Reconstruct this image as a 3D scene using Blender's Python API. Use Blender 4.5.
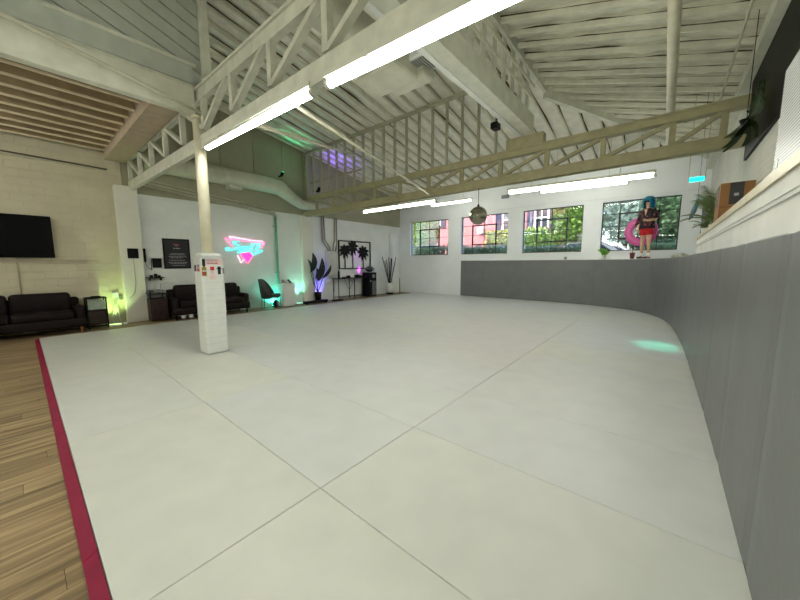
import bpy, bmesh, math, random
from mathutils import Vector, Matrix
for o in list(bpy.data.objects): bpy.data.objects.remove(o)
S = bpy.context.scene
COL = S.collection
rnd = random.Random(7)
PI = math.pi

# ------------------------------------------------------------------ camera
FPX = 317.0
v1 = Vector((667-400, -(262-300), -FPX)).normalized()
v2 = Vector((18-400, -(264-300), -FPX)).normalized()
ax = (-v2 - v1*(-v2).dot(v1)).normalized()
az = ax.cross(v1)
CAM = Vector((0, 0, 1.81))
cd = bpy.data.cameras.new('camera'); co = bpy.data.objects.new('camera', cd); COL.objects.link(co)
rot = Matrix((ax, v1, az))
co.matrix_world = Matrix.Translation(CAM) @ rot.to_4x4()
cd.sensor_fit = 'HORIZONTAL'; cd.sensor_width = 36; cd.lens = 36*FPX/800; cd.clip_start = 0.02; cd.clip_end = 300
S.camera = co
# ------------------------------------------------------------------ world, exposure
W = bpy.data.worlds.new('world'); S.world = W; W.use_nodes = True
wn = W.node_tree.nodes; wl = W.node_tree.links
sky = wn.new('ShaderNodeTexSky'); sky.sky_type = 'NISHITA'; sky.sun_disc = False
sky.sun_elevation = math.radians(48); sky.sun_rotation = math.radians(200); sky.dust_density = 2.5
wl.new(sky.outputs[0], wn['Background'].inputs[0]); wn['Background'].inputs[1].default_value = 0.7
sl = bpy.data.lights.new('sun', 'SUN'); sl.energy = 2.8; sl.angle = math.radians(3); sl.color = (1, .95, .86)
so = bpy.data.objects.new('sun', sl); COL.objects.link(so)
so.rotation_euler = (math.radians(42), 0, math.radians(-20)); so.location = (-6, 0, 30)
S.view_settings.view_transform = 'Standard'; S.view_settings.look = 'None'
S.view_settings.exposure = 0.18; S.view_settings.gamma = 1.0; S.view_settings.use_curve_mapping = False
TUBE = 40.0          # strength of the fluorescent tubes

# ------------------------------------------------------------------ materials
def lin(c):
    return tuple(((x/12.92) if x <= .04045 else ((x+.055)/1.055)**2.4) for x in c)
MATS = {}
def mat(name, rgb, rough=.6, metal=0, var=.06, scale=6, bump=0, bscale=40, emit=0, ecol=None, trans=0, alpha=1, rand=0, spec=None, stretch=None, coat=0):
    if name in MATS: return MATS[name]
    m = bpy.data.materials.new(name); m.use_nodes = True; MATS[name] = m
    nt = m.node_tree; n = nt.nodes; l = nt.links; b = n['Principled BSDF']
    c = lin(rgb)
    b.inputs['Roughness'].default_value = rough; b.inputs['Metallic'].default_value = metal
    if spec is not None: b.inputs['Specular IOR Level'].default_value = spec
    if trans: b.inputs['Transmission Weight'].default_value = trans
    if coat: b.inputs['Coat Weight'].default_value = coat
    b.inputs['Alpha'].default_value = alpha
    b.inputs['Base Color'].default_value = (*c, 1)
    if var or rand or bump:
        tc = n.new('ShaderNodeTexCoord'); mp = n.new('ShaderNodeMapping'); l.new(tc.outputs['Object'], mp.inputs[0])
        if stretch: mp.inputs['Scale'].default_value = stretch
    if var:
        ns = n.new('ShaderNodeTexNoise'); ns.inputs['Scale'].default_value = scale; ns.inputs['Detail'].default_value = 4
        l.new(mp.outputs[0], ns.inputs['Vector'])
        r = n.new('ShaderNodeValToRGB'); r.color_ramp.elements[0].position = .3; r.color_ramp.elements[1].position = .7
        r.color_ramp.elements[0].color = (*[max(0, x*(1-var*2)) for x in c], 1)
        r.color_ramp.elements[1].color = (*[min(1, x*(1+var)) for x in c], 1)
        l.new(ns.outputs[0], r.inputs[0]); out = r.outputs[0]
        if rand:
            oi = n.new('ShaderNodeObjectInfo'); rr = n.new('ShaderNodeValToRGB')
            rr.color_ramp.elements[0].color = (1-rand*.4, 1-rand*.3, 1, 1) if rand < .5 else (1-rand, 1-rand, 1-rand, 1)
            rr.color_ramp.elements[1].color = (1, 1, 1-rand*.6, 1) if rand < .5 else (1, 1, 1, 1)
            l.new(oi.outputs['Random'], rr.inputs[0])
            mx = n.new('ShaderNodeMixRGB'); mx.blend_type = 'MULTIPLY'; mx.inputs[0].default_value = 1
            l.new(out, mx.inputs[1]); l.new(rr.outputs[0], mx.inputs[2]); out = mx.outputs[0]
        l.new(out, b.inputs['Base Color'])
    if bump:
        nb = n.new('ShaderNodeTexNoise'); nb.inputs['Scale'].default_value = bscale; l.new(mp.outputs[0], nb.inputs['Vector'])
        bp = n.new('ShaderNodeBump'); bp.inputs['Strength'].default_value = bump; bp.inputs['Distance'].default_value = .02
        l.new(nb.outputs[0], bp.inputs['Height']); l.new(bp.outputs[0], b.inputs['Normal'])
    if emit:
        b.inputs['Emission Color'].default_value = (*lin(ecol or rgb), 1); b.inputs['Emission Strength'].default_value = emit
    return m

def brickmat(name, rgb, plane, bw=.4, bh=.2, strength=.5, mortar=.012, dirt=.12):
    m = mat(name, rgb, .75, var=dirt, scale=1.3)
    nt = m.node_tree; n = nt.nodes; l = nt.links; b = n['Principled BSDF']
    tc = n.new('ShaderNodeTexCoord'); sp = n.new('ShaderNodeSeparateXYZ'); cb = n.new('ShaderNodeCombineXYZ')
    l.new(tc.outputs['Object'], sp.inputs[0])
    l.new(sp.outputs['Y' if plane == 'x' else 'X'], cb.inputs[0]); l.new(sp.outputs['Z'], cb.inputs[1])
    br = n.new('ShaderNodeTexBrick'); br.inputs['Scale'].default_value = 1
    br.inputs['Brick Width'].default_value = bw; br.inputs['Row Height'].default_value = bh
    br.inputs['Mortar Size'].default_value = mortar; br.inputs['Mortar Smooth'].default_value = .4
    br.inputs['Color1'].default_value = (1, 1, 1, 1); br.inputs['Color2'].default_value = (.93, .93, .93, 1); br.inputs['Mortar'].default_value = (0, 0, 0, 1)
    l.new(cb.outputs[0], br.inputs['Vector'])
    ns = n.new('ShaderNodeTexNoise'); ns.inputs['Scale'].default_value = 25; l.new(tc.outputs['Object'], ns.inputs['Vector'])
    ad = n.new('ShaderNodeMath'); ad.operation = 'MULTIPLY_ADD'; ad.inputs[1].default_value = .35
    l.new(ns.outputs[0], ad.inputs[0]); l.new(br.outputs['Color'], ad.inputs[2])
    bp = n.new('ShaderNodeBump'); bp.inputs['Strength'].default_value = strength; bp.inputs['Distance'].default_value = .02
    l.new(ad.outputs[0], bp.inputs['Height']); l.new(bp.outputs[0], b.inputs['Normal'])
    return m

def woodmat(name, a, b_, axis=1, rough=.45):
    m = mat(name, a, rough, var=0, rand=0)
    nt = m.node_tree; n = nt.nodes; l = nt.links; b = n['Principled BSDF']
    tc = n.new('ShaderNodeTexCoord'); mp = n.new('ShaderNodeMapping')
    oi = n.new('ShaderNodeObjectInfo'); mul = n.new('ShaderNodeVectorMath'); mul.operation = 'SCALE'; mul.inputs['Scale'].default_value = 37
    cb = n.new('ShaderNodeCombineXYZ')
    for k in range(3): l.new(oi.outputs['Random'], cb.inputs[k])
    l.new(cb.outputs[0], mul.inputs[0])
    add = n.new('ShaderNodeVectorMath'); add.operation = 'ADD'
    l.new(tc.outputs['Object'], add.inputs[0]); l.new(mul.outputs[0], add.inputs[1]); l.new(add.outputs[0], mp.inputs[0])
    sc = [17, 17, 17]; sc[axis] = .9; mp.inputs['Scale'].default_value = sc
    ns = n.new('ShaderNodeTexNoise'); ns.inputs['Scale'].default_value = 1; ns.inputs['Detail'].default_value = 6; ns.inputs['Distortion'].default_value = .6
    l.new(mp.outputs[0], ns.inputs['Vector'])
    r = n.new('ShaderNodeValToRGB'); r.color_ramp.elements[0].position = .32; r.color_ramp.elements[1].position = .68
    r.color_ramp.elements[0].color = (*lin(b_), 1); r.color_ramp.elements[1].color = (*lin(a), 1)
    l.new(ns.outputs[0], r.inputs[0])
    hv = n.new('ShaderNodeHueSaturation'); mr = n.new('ShaderNodeMapRange'); mr.inputs['To Min'].default_value = .82; mr.inputs['To Max'].default_value = 1.12
    l.new(oi.outputs['Random'], mr.inputs[0]); l.new(mr.outputs[0], hv.inputs['Value']); l.new(r.outputs[0], hv.inputs['Color'])
    l.new(hv.outputs[0], b.inputs['Base Color'])
    return m

M_mat = mat('mat_vinyl', (.815, .82, .805), .42, var=.025, scale=3, rand=.10, bump=.08, bscale=260)
M_red = mat('red_vinyl', (.53, .045, .22), .5, var=.08, spec=.25)
M_plank = woodmat('plank_wood', (.68, .59, .45), (.41, .335, .23))
M_slab = mat('slab', (.30, .25, .19), .8)
M_pad = mat('pad_vinyl', (.435, .445, .445), .42, var=.05, scale=2.5, bump=.12, bscale=12)
M_pil = brickmat('pilaster_brick', (.92,.905,.86), 'x', .4, .2, .35, dirt=.03)
M_shade = mat('joist_shade', (.33,.28,.17), .9, var=.2)  # brown that stands in for the shade line beside a roof joist
M_white = mat('white_paint', (.92, .93, .91), .6, var=.03, scale=3)
M_whited = mat('white_plaster', (.88, .88, .86), .7, var=.05, scale=2, bump=.15, bscale=14)
M_brick = brickmat('white_brick', (.925, .935, .92), 'x', .4, .2, .45, dirt=.03)
M_brickr = brickmat('white_brick_right', (.86, .86, .82), 'x', .24, .085, .8, dirt=.06)
M_brickc = brickmat('warmlit_brick', (.81, .78, .68), 'x', .42, .2, .55, dirt=.05)  # warm lamplight on the lounge wall put into its colour
M_backw = brickmat('back_wall_paint', (.94, .955, .96), 'y', .4, .2, .2, dirt=.02)
M_upper = mat('tan_board', (.67, .66, .56), .7, var=.05, scale=1.5)
M_joist = mat('joist_paint', (.90, .895, .82), .65, var=.06, scale=5, bump=.2, bscale=18)
M_sheath = mat('roof_lining', (.955, .95, .895), .75, var=.06, scale=3.5, bump=.5, bscale=9)
M_lowj = mat('low_joist', (.66, .575, .44), .7, var=.1, scale=4)
M_lowlit = mat('low_lit_edge', (.92,.87,.75), .6, var=.05)  # paler tone for the lit bottom edge of the low joists
M_lows = mat('low_boards', (.50, .42, .30), .75, var=.12, scale=3)
M_truss1 = mat('truss_paint', (.82, .82, .755), .55, var=.07, scale=6)
M_truss2 = mat('truss_olive', (.66, .635, .49), .55, var=.07, scale=6)
M_stud = mat('stud_paint', (.70, .69, .585), .6, var=.07, scale=6)
M_beam = mat('beam_paint', (.86, .865, .80), .6, var=.06, scale=4)
M_clad = mat('cladding_paint', (.73, .755, .71), .6, var=.05, scale=4)
M_tan = mat('header_tan', (.76, .69, .60), .65, var=.06)
M_duct = mat('duct_metal', (.80, .80, .72), .5, var=.05, scale=5)
M_pole = mat('pole_paint', (.88, .86, .76), .5, var=.05)
M_black = mat('black_metal', (.035, .035, .04), .5, var=.05, spec=.2)
M_blackp = mat('black_plastic', (.03, .03, .035), .5, var=.05, spec=.2)
M_screen = mat('tv_glass', (.01, .01, .012), .2, var=0, spec=.12)
M_leather = mat('brown_leather', (.10, .055, .05), .5, spec=.2, var=.2, scale=5, bump=.15, bscale=30)
M_wleg = mat('oak_leg', (.55, .36, .18), .5)
M_brown = woodmat('brown_wood', (.24, .11, .085), (.13, .06, .05), axis=0)
M_glass = mat('window_glass', (1, 1, 1), .0, var=0, trans=1, alpha=.12)
M_mullion = mat('window_steel', (.13, .15, .16), .45, var=.05)
M_pipe = mat('pipe_paint', (.77, .76, .67), .5, var=.06)
M_pipeg = mat('green_pipe', (.45, .72, .60), .45, var=.05)
M_tube = mat('tube_glow', (1, 1, 1), .4, var=0, emit=TUBE, ecol=(1.0, 1.0, .955))
M_hous = mat('fixture_housing', (.82, .82, .76), .45, var=.03)
M_chrome = mat('chrome', (.8, .8, .8), .15, metal=1, var=0)
M_dgrey = mat('dark_grey_velvet', (.20, .22, .215), .6, var=.08)
M_leaf = mat('dark_leaf', (.05, .09, .06), .45, var=.2)
M_card = mat('cardboard', (.55, .39, .22), .8, var=.06)

# ------------------------------------------------------------------ mesh helpers
class MB:
    def __init__(s): s.v = []; s.f = []
    def add(s, vs, fs):
        k = len(s.v); s.v += [Vector(p) for p in vs]; s.f += [tuple(i+k for i in f) for f in fs]; return s
    def box(s, x0, x1, y0, y1, z0, z1):
        return s.add([(x0,y0,z0),(x1,y0,z0),(x1,y1,z0),(x0,y1,z0),(x0,y0,z1),(x1,y0,z1),(x1,y1,z1),(x0,y1,z1)],
                     [(3,2,1,0),(4,5,6,7),(0,1,5,4),(1,2,6,5),(2,3,7,6),(3,0,4,7)])
    def rbox(s, x0, x1, y0, y1, z0, z1, r=.03, seg=2):
        bm = bmesh.new(); bmesh.ops.create_cube(bm, size=1)
        for v in bm.verts: v.co = Vector(((x0+x1)/2+v.co.x*(x1-x0), (y0+y1)/2+v.co.y*(y1-y0), (z0+z1)/2+v.co.z*(z1-z0)))
        r = min(r, .49*min(x1-x0, y1-y0, z1-z0))
        bmesh.ops.bevel(bm, geom=bm.edges[:], offset=r, segments=seg, affect='EDGES', profile=.5)
        bm.verts.index_update()
        s.add([v.co.copy() for v in bm.verts], [tuple(v.index for v in f.verts) for f in bm.faces]); bm.free(); return s
    def beam(s, p, q, w, h, up=(0,0,1)):
        p = Vector(p); q = Vector(q); d = (q-p).normalized(); u = Vector(up)
        a = d.cross(u)
        if a.length < 1e-3: a = d.cross(Vector((1,0,0)))
        a.normalize(); b = a.cross(d).normalized()
        vs = []
        for c in (p, q):
            for (i, j) in ((-1,-1),(1,-1),(1,1),(-1,1)): vs.append(c + a*i*w/2 + b*j*h/2)
        return s.add(vs, [(3,2,1,0),(4,5,6,7),(0,1,5,4),(1,2,6,5),(2,3,7,6),(3,0,4,7)])
    def tube(s, pts, r, n=8, caps=True):
        pts = [Vector(p) for p in pts]; rs = r if isinstance(r, (list, tuple)) else [r]*len(pts)
        k = len(s.v); prev = None
        for i, p in enumerate(pts):
            d = (pts[min(i+1, len(pts)-1)] - pts[max(i-1, 0)]).normalized()
            if prev is None:
                a = d.cross(Vector((0,0,1)))
                if a.length < 1e-3: a = d.cross(Vector((1,0,0)))
            else: a = prev - d*prev.dot(d)
            a.normalize(); prev = a; b = d.cross(a)
            for j in range(n):
                t = 2*PI*j/n; s.v.append(p + (a*math.cos(t) + b*math.sin(t))*rs[i])
        for i in range(len(pts)-1):
            for j in range(n):
                s.f.append((k+i*n+j, k+i*n+(j+1)%n, k+(i+1)*n+(j+1)%n, k+(i+1)*n+j))
        if caps:
            s.f.append(tuple(k+j for j in reversed(range(n)))); s.f.append(tuple(k+(len(pts)-1)*n+j for j in range(n)))
        return s
    def lathe(s, prof, n=20, c=(0,0,0)):
        k = len(s.v); c = Vector(c)
        for (r, z) in prof:
            for j in range(n):
                t = 2*PI*j/n; s.v.append(c + Vector((r*math.cos(t), r*math.sin(t), z)))
        for i in range(len(prof)-1):
            for j in range(n): s.f.append((k+i*n+j, k+i*n+(j+1)%n, k+(i+1)*n+(j+1)%n, k+(i+1)*n+j))
        s.f.append(tuple(k+j for j in reversed(range(n)))); s.f.append(tuple(k+(len(prof)-1)*n+j for j in range(n)))
        return s
    def prism(s, poly, axis, a0, a1):
        def mk(u, v, a): return {'x': (a,u,v), 'y': (u,a,v), 'z': (u,v,a)}[axis]
        n = len(poly)
        vs = [mk(u, v, a0) for u, v in poly] + [mk(u, v, a1) for u, v in poly]
        return s.add(vs, [tuple(range(n-1,-1,-1)), tuple(range(n,2*n))] + [(i,(i+1)%n,n+(i+1)%n,n+i) for i in range(n)])
    def ball(s, c, rx, ry=None, rz=None, n=14, m=9):
        ry = ry or rx; rz = rz or rx; c = Vector(c); k = len(s.v)
        s.v.append(c+Vector((0,0,rz)))
        for i in range(1, m):
            ph = PI*i/m
            for j in range(n):
                t = 2*PI*j/n; s.v.append(c+Vector((rx*math.sin(ph)*math.cos(t), ry*math.sin(ph)*math.sin(t), rz*math.cos(ph))))
        s.v.append(c-Vector((0,0,rz)))
        for j in range(n): s.f.append((k, k+1+j, k+1+(j+1)%n))
        for i in range(m-2):
            for j in range(n): s.f.append((k+1+i*n+j, k+1+(i+1)*n+j, k+1+(i+1)*n+(j+1)%n, k+1+i*n+(j+1)%n))
        e = len(s.v)-1
        for j in range(n): s.f.append((e, k+1+(m-2)*n+(j+1)%n, k+1+(m-2)*n+j))
        return s
    def mesh(s, name, m, smooth=False, off=None):
        me = bpy.data.meshes.new(name)
        me.from_pydata([(p-off) if off else p for p in s.v], [], s.f)
        bm = bmesh.new(); bm.from_mesh(me); bmesh.ops.recalc_face_normals(bm, faces=bm.faces[:]); bm.to_mesh(me); bm.free()
        if smooth:
            for p in me.polygons: p.use_smooth = True
        me.materials.append(m); return me
    def build(s, name, m, parent=None, smooth=False, world=False, loc=None):
        """world=True: coordinates are world ones, the parent root is unrotated."""
        off = None
        if parent is not None and world:
            off = Vector((0,0,0)); p = parent
            while p: off += p.location; p = p.parent
        if parent is None and loc is not None: off = Vector(loc)
        o = bpy.data.objects.new(name, s.mesh(name, m, smooth, off)); COL.objects.link(o)
        if parent is not None: o.parent = parent
        if parent is None and loc is not None: o.location = loc
        return o
def box(*a): return MB().box(*a)
def tag(o, label=None, cat=None, group=None, kind=None):
    if label: o['label'] = label
    if cat: o['category'] = cat
    if group: o['group'] = group
    if kind: o['kind'] = kind
    return o
def thing(name, label, cat, loc=(0,0,0), rz=0, group=None):
    o = bpy.data.objects.new(name, None); COL.objects.link(o); o.empty_display_size = .1
    o.location = loc; o.rotation_euler = (0,0,rz); return tag(o, label, cat, group)
def struct(name, mb, m, label=None, smooth=False):
    o = mb.build(name, m, None, smooth); return tag(o, label, None, None, 'structure')
def inst(name, me, parent, loc, rot=(0,0,0)):
    o = bpy.data.objects.new(name, me); COL.objects.link(o); o.parent = parent; o.location = loc; o.rotation_euler = rot; return o
def copy_tree(o, parent=None):
    c = o.copy(); COL.objects.link(c); c.parent = parent
    for ch in list(o.children): copy_tree(ch, c)
    return c

# ------------------------------------------------------------------ layout numbers
XL, XR, YB, YF = -12.7, 0.95, 15.2, -5.0
T1, T2 = 2.4, 8.5
XP = -6.75                        # line of the round post and the step in the roof
def zmain(y): return 6.58 + .17*(8.5-y)
XRG = -2.8                        # top of the right-hand roof slope
def zright(x): return 5.2 + .32*(XR-x)
HIP0 = (XR, YB); HIP1 = (XRG, 9.4)
def hip_x(y): return HIP1[0] + (y-HIP1[1])/(HIP0[1]-HIP1[1])*(HIP0[0]-HIP1[0])
def hip_y(x): return HIP1[1] + (x-HIP1[0])/(HIP0[0]-HIP1[0])*(HIP0[1]-HIP1[1])

# ------------------------------------------------------------------ floor and planks
fl = struct('floor', box(XL-.3, XR+.3, YF-.3, YB+.3, -.3, -.012), M_slab, 'brown wood plank floor around the mat')
PW, PL = .19, 1.5
pm = MB().add([(0,0,0),(PW-.003,0,0),(PW-.003,PL-.003,0),(0,PL-.003,0),(0,0,-.012),(PW-.003,0,-.012),(PW-.003,PL-.003,-.012),(0,PL-.003,-.012)],
              [(0,1,2,3),(4,5,1,0),(5,6,2,1),(6,7,3,2),(7,4,0,3)]).mesh('plank', M_plank)
i = 0; x = XL
while x < -1.6:
    y0 = .16 - PL*(2 + ((i*37) % 10)/10.0)
    for k in range(3):
        yy = y0 + k*PL
        if yy < .15 and yy + PL > -1.9: inst('plank', pm, fl, (x, yy, 0))
    x += PW; i += 1
for c in range(5):
    y = .16 - PL*((c*37) % 10)/10 + PL
    while y < YB - .2:
        inst('plank', pm, fl, (XL+c*PW, y, 0)); y += PL

# ------------------------------------------------------------------ walls
Z0 = 3.95
wl_ = struct('wall_left', box(XL-.3, XL, T1-.2, YB+.3, 0, Z0), M_brick, 'white painted block wall behind the lounge furniture')
struct('wall_left_lounge', box(XL-.3, XL, YF, T1-.2, 0, 5.3), M_brickc, 'block wall behind the television, warm lamplight put into its cream colour')
wu = struct('wall_left_upper', box(XL-.3, XL-.02, T1-.2, YB+.3, Z0, 8.3), M_upper, 'tan boarded upper wall above the duct')
bd = box(-.01,.01,0,1.2,0,2.6).mesh('wall_board', M_upper)
for k in range(5): inst('wall_board', bd, wu, (XL-.005, T1+.2+k*1.222, 5.05))
MB().box(XL-.02, XL+.03, T1, YB, 4.98, 5.03).build('rail', M_upper, wu)
# back wall with four openings
WX = [(-11.9,-9.28),(-8.5,-5.97),(-5.27,-2.8),(-2.14,.24)]; WZ0, WZ1 = 2.25, 4.18
bw = MB(); bw.box(XL-.3, XR+.3, YB, YB+.3, 0, WZ0).box(XL-.3, XR+.3, YB, YB+.3, WZ1, 6.2)
e = XL-.3
for a, b in WX: bw.box(e, a, YB, YB+.3, WZ0, WZ1); e = b
bw.box(e, XR+.3, YB, YB+.3, WZ0, WZ1)
wb = struct('wall_back', bw, M_backw, 'white back wall with four steel windows')
for i, (a, b) in enumerate(WX):
    MB().box(a-.03, b+.03, YB-.05, YB+.16, WZ0-.06, WZ0-.005).build('window_sill', M_white, wb)
for i, (a, b) in enumerate(WX):
    fr = MB(); t = .035; y0, y1 = YB+.12, YB+.16
    fr.box(a, b, y0, y1, WZ0, WZ0+t).box(a, b, y0, y1, WZ1-t, WZ1).box(a, a+t, y0, y1, WZ0, WZ1).box(b-t, b, y0, y1, WZ0, WZ1)
    w = fr.build(f'window_{i+1}', M_mullion); tag(w, ['steel grid window beside the corner column, leafy tree behind', 'steel grid window behind the mirror ball', 'steel grid window with the blue shuttered house behind', 'steel grid window behind the mannequin'][i], None, None, 'structure')
    nx, nz = 4, 4; dx = (b-a)/nx; dz = (WZ1-WZ0)/nz
    for k in range(1, nx): box(a+k*dx-.012, a+k*dx+.012, y0, y1-.01, WZ0, WZ1).build('muntin', M_mullion, w)
    for k in range(1, nz): box(a, b, y0+.005, y1-.015, WZ0+k*dz-.011, WZ0+k*dz+.011).build('muntin', M_mullion, w)
    s0, s1 = (a+dx, a+3*dx); zz0, zz1 = WZ0+dz, WZ0+3*dz; t = .03
    MB().box(s0-t, s1+t, y0-.03, y1-.01, zz0-t, zz0+t).box(s0-t, s1+t, y0-.03, y1-.01, zz1-t, zz1+t).box(s0-t, s0+t, y0-.03, y1-.01, zz0, zz1).box(s1-t, s1+t, y0-.03, y1-.01, zz0, zz1).build('casement_frame', M_mullion, w)
    for kx in range(nx):
        for kz in range(nz):
            box(a+kx*dx+.012, a+(kx+1)*dx-.012, y0+.02, y0+.025, WZ0+kz*dz+.011, WZ0+(kz+1)*dz-.011).build('pane', M_glass, w)
# right wall, half wall, ledge
struct('wall_right', box(XR, XR+.3, YF, YB+.3, 0, 6.0), M_brickr, 'white brick right wall above the ledge')
struct('wall_front', box(XL-.3, XR+.3, YF-.3, YF, 0, 9.8), M_white, 'white wall behind the viewpoint')

# curved line of the padded wall
ctrl = [(-8.42,15.12),(-6.5,15.12),(-4.6,15.12),(-3.4,15.1),(-2.3,14.95),(-1.35,14.6),(-.62,14.0),(-.12,13.0),(.16,11.7),(.29,10.2),(.37,8.6),(.42,6.6),(.455,4.6),(.465,2.6),(.465,.6),(.465,-1.6),(.465,-4.9)]
def cr(p0,p1,p2,p3,t):
    return tuple(.5*((2*p1[k])+(-p0[k]+p2[k])*t+(2*p0[k]-5*p1[k]+4*p2[k]-p3[k])*t*t+(-p0[k]+3*p1[k]-3*p2[k]+p3[k])*t**3) for k in (0,1))
path = []
for i in range(len(ctrl)-1):
    P0 = ctrl[max(i-1,0)]; P3 = ctrl[min(i+2,len(ctrl)-1)]
    for k in range(12): path.append(cr(P0, ctrl[i], ctrl[i+1], P3, k/12))
path.append(ctrl[-1])
acc = [0]
for i in range(1, len(path)): acc.append(acc[-1] + math.dist(path[i], path[i-1]))
def at(s):
    for i in range(1, len(path)):
        if acc[i] >= s:
            t = (s-acc[i-1])/(acc[i]-acc[i-1]); return Vector((path[i-1][0]+(path[i][0]-path[i-1][0])*t, path[i-1][1]+(path[i][1]-path[i-1][1])*t))
    return Vector(path[-1])
def nrm(s):
    d = (at(min(s+.05,acc[-1])) - at(max(s-.05,0))).normalized(); return Vector((-d.y, d.x))   # away from the room
PZ0, PZ1 = .055, 1.91
padw = thing('padded_wall', 'grey vinyl padded wall curving round the corner of the mat', 'wall padding', (-8.42, 15.12, .05))
L = acc[-1]; npad = round(L/1.22)
for i in range(npad):
    s0, s1 = L*i/npad+.002, L*(i+1)/npad-.002; mb = MB(); n = 10
    for k in range(n+1):
        s = s0 + (s1-s0)*k/n; p = at(s); nn = nrm(s)
        e_ = .006 if k in (0, n) else 0
        pz = PZ1 + .05*min(1, max(0, (s-7)/7))
        prof = [(.012,PZ0),(0,PZ0+.012),(0,pz-.012),(.012,pz),(.048,pz),(.048,PZ0)]
        for (d, z) in prof: q = p + nn*(d+e_); mb.v.append(Vector((q.x, q.y, z)))
    m_ = len(prof)
    for k in range(n):
        for j in range(m_): mb.f.append((k*m_+j, k*m_+(j+1)%m_, (k+1)*m_+(j+1)%m_, (k+1)*m_+j))
    mb.f.append(tuple(range(m_))); mb.f.append(tuple(n*m_+j for j in range(m_-1,-1,-1)))
    mb.build('wall_pad', M_pad, padw, world=True)
# filler behind the pads: solid ledge
lp = []
ss = [L*k/150 for k in range(151)]
for s in ss:
    q = at(s) + nrm(s)*.05; lp.append((min(q.x, XR-.01), min(q.y, YB-.005)))
lmb = MB(); n = len(lp)
for (x, y) in lp: lmb.v.append(Vector((x, y, .056)))
for (x, y) in lp: lmb.v.append(Vector((x, y, 1.93)))
for k in range(n-1): lmb.f.append((k, k+1, n+k+1, n+k))
back = [(XR-.005, lp[-1][1]), (XR-.005, YB-.003), (lp[0][0], YB-.003)]
b0 = len(lmb.v)
for (x, y) in back: lmb.v.append(Vector((x, y, 1.93)))
lmb.f.append(tuple(range(n, 2*n)) + (b0, b0+1, b0+2))
wled = struct('wall_ledge', lmb, M_white, 'white ledge on top of the padded wall')
hw = struct('wall_half', box(.475, XR-.005, YF+.02, 9.5, 1.90, 2.27), M_whited, 'white plastered half wall above the grey pads')
MB().box(.44, XR-.01, YF+.02, 9.53, 2.27, 2.335).build('ledge_cap', mat('cap_paint', (.77,.73,.60), .45), hw)
MB().box(.455, .475, YF+.02, 9.51, 2.17, 2.27).build('cap_board', M_whited, hw)
MB().box(.462, .475, YF+.02, 9.505, 2.145, 2.17).build('moulding', M_whited, hw)

# pilasters
def pilaster(n, y0, y1, z1, label, d=.17):
    o = struct(f'trim_{n}', MB().rbox(XL-.02, XL+d, y0, y1, 0, z1, .02, 1), M_pil, label); return o
pilaster(1, 1.98, 2.52, 4.12, 'white pilaster carrying the near truss')
pilaster(2, 8.2, 8.8, 3.9, 'white pilaster carrying the far truss')
struct('trim_3', MB().rbox(XL-.02, XL+.26, 14.2, 14.66, 0, 3.42, .02, 1).rbox(XL-.02, XL+.29, 14.17, 14.69, 3.42, 3.5, .02, 1), M_white, 'white corner column with flat cap beside the stick vase')

# ------------------------------------------------------------------ roof
def sheet(name, fn, u0, u1, v0f, v1f, nu, nv, m, sag=.02, ulist=None):
    mb = MB(); 
    for i in range(nu+1):
        u = u0 + (u1-u0)*i/nu
        for j in range(nv+1):
            v = v0f(u) + (v1f(u)-v0f(u))*j/nv
            p = Vector(fn(u, v)); p.z += rnd.uniform(-sag, sag*.4); mb.v.append(p)
    for i in range(nu):
        for j in range(nv): mb.f.append((i*(nv+1)+j, i*(nv+1)+j+1, (i+1)*(nv+1)+j+1, (i+1)*(nv+1)+j))
    return mb
JH = .14
main = sheet('r', lambda x, y: (x, y, zmain(y)+JH), XL-.1, HIP1[0], lambda x: (T1-.4 if x < XP-.1 else YF), lambda x: YB+.1, 46, 40, M_sheath, .035)
t_ = sheet('r', lambda x, y: (x, y, zmain(y)+JH), HIP1[0], XR, lambda x: hip_y(x), lambda x: YB+.1, 14, 14, M_sheath, .02)
main.add(t_.v, t_.f)
dk = JH+.09                                   # closed deck above the sagging lining
def quad(mb, f, pts): mb.add([(x, y, f(x, y)+dk) for x, y in pts], [tuple(range(len(pts)))])
zm_ = lambda x, y: zmain(y)
quad(main, zm_, [(XL-.2, T1-.5), (XP-.0, T1-.5), (XP-.0, YB+.2), (XL-.2, YB+.2)]); quad(main, zm_, [(XP-.2, YF-.2), (XRG+.0, YF-.2), (XRG+.0, YB+.2), (XP-.2, YB+.2)])
quad(main, zm_, [(XRG-.1, HIP1[1]-.3), (XR+.3, YB-.3), (XR+.3, YB+.2), (XRG-.1, YB+.2)])
ce = struct('ceiling', main, M_sheath, 'pale lined roof slope falling towards the window wall')
right = sheet('r', lambda y, x: (x, y, zright(x)+JH), YF, HIP1[1], lambda y: XRG, lambda y: XR+.05, 60, 16, M_sheath, .05)
t_ = sheet('r', lambda y, x: (x, y, zright(x)+JH), HIP1[1], YB, lambda y: hip_x(y)-.02, lambda y: XR+.05, 20, 12, M_sheath, .03)
right.add(t_.v, t_.f)
zr_ = lambda x, y: zright(x)
quad(right, zr_, [(XRG-.1, YF-.2), (XR+.2, YF-.2), (XR+.2, YB+.2), (XR-.1, YB+.2), (XRG-.1, HIP1[1]+.3)])
cr_ = struct('ceiling_right', right, M_sheath, 'pale lined roof slope falling to the brick right wall')
struct('ceiling_step', box(XRG-.04, XRG-.01, YF, HIP1[1], 6.3, 10.2), M_sheath, 'lined upright step between the two roof slopes')
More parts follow.
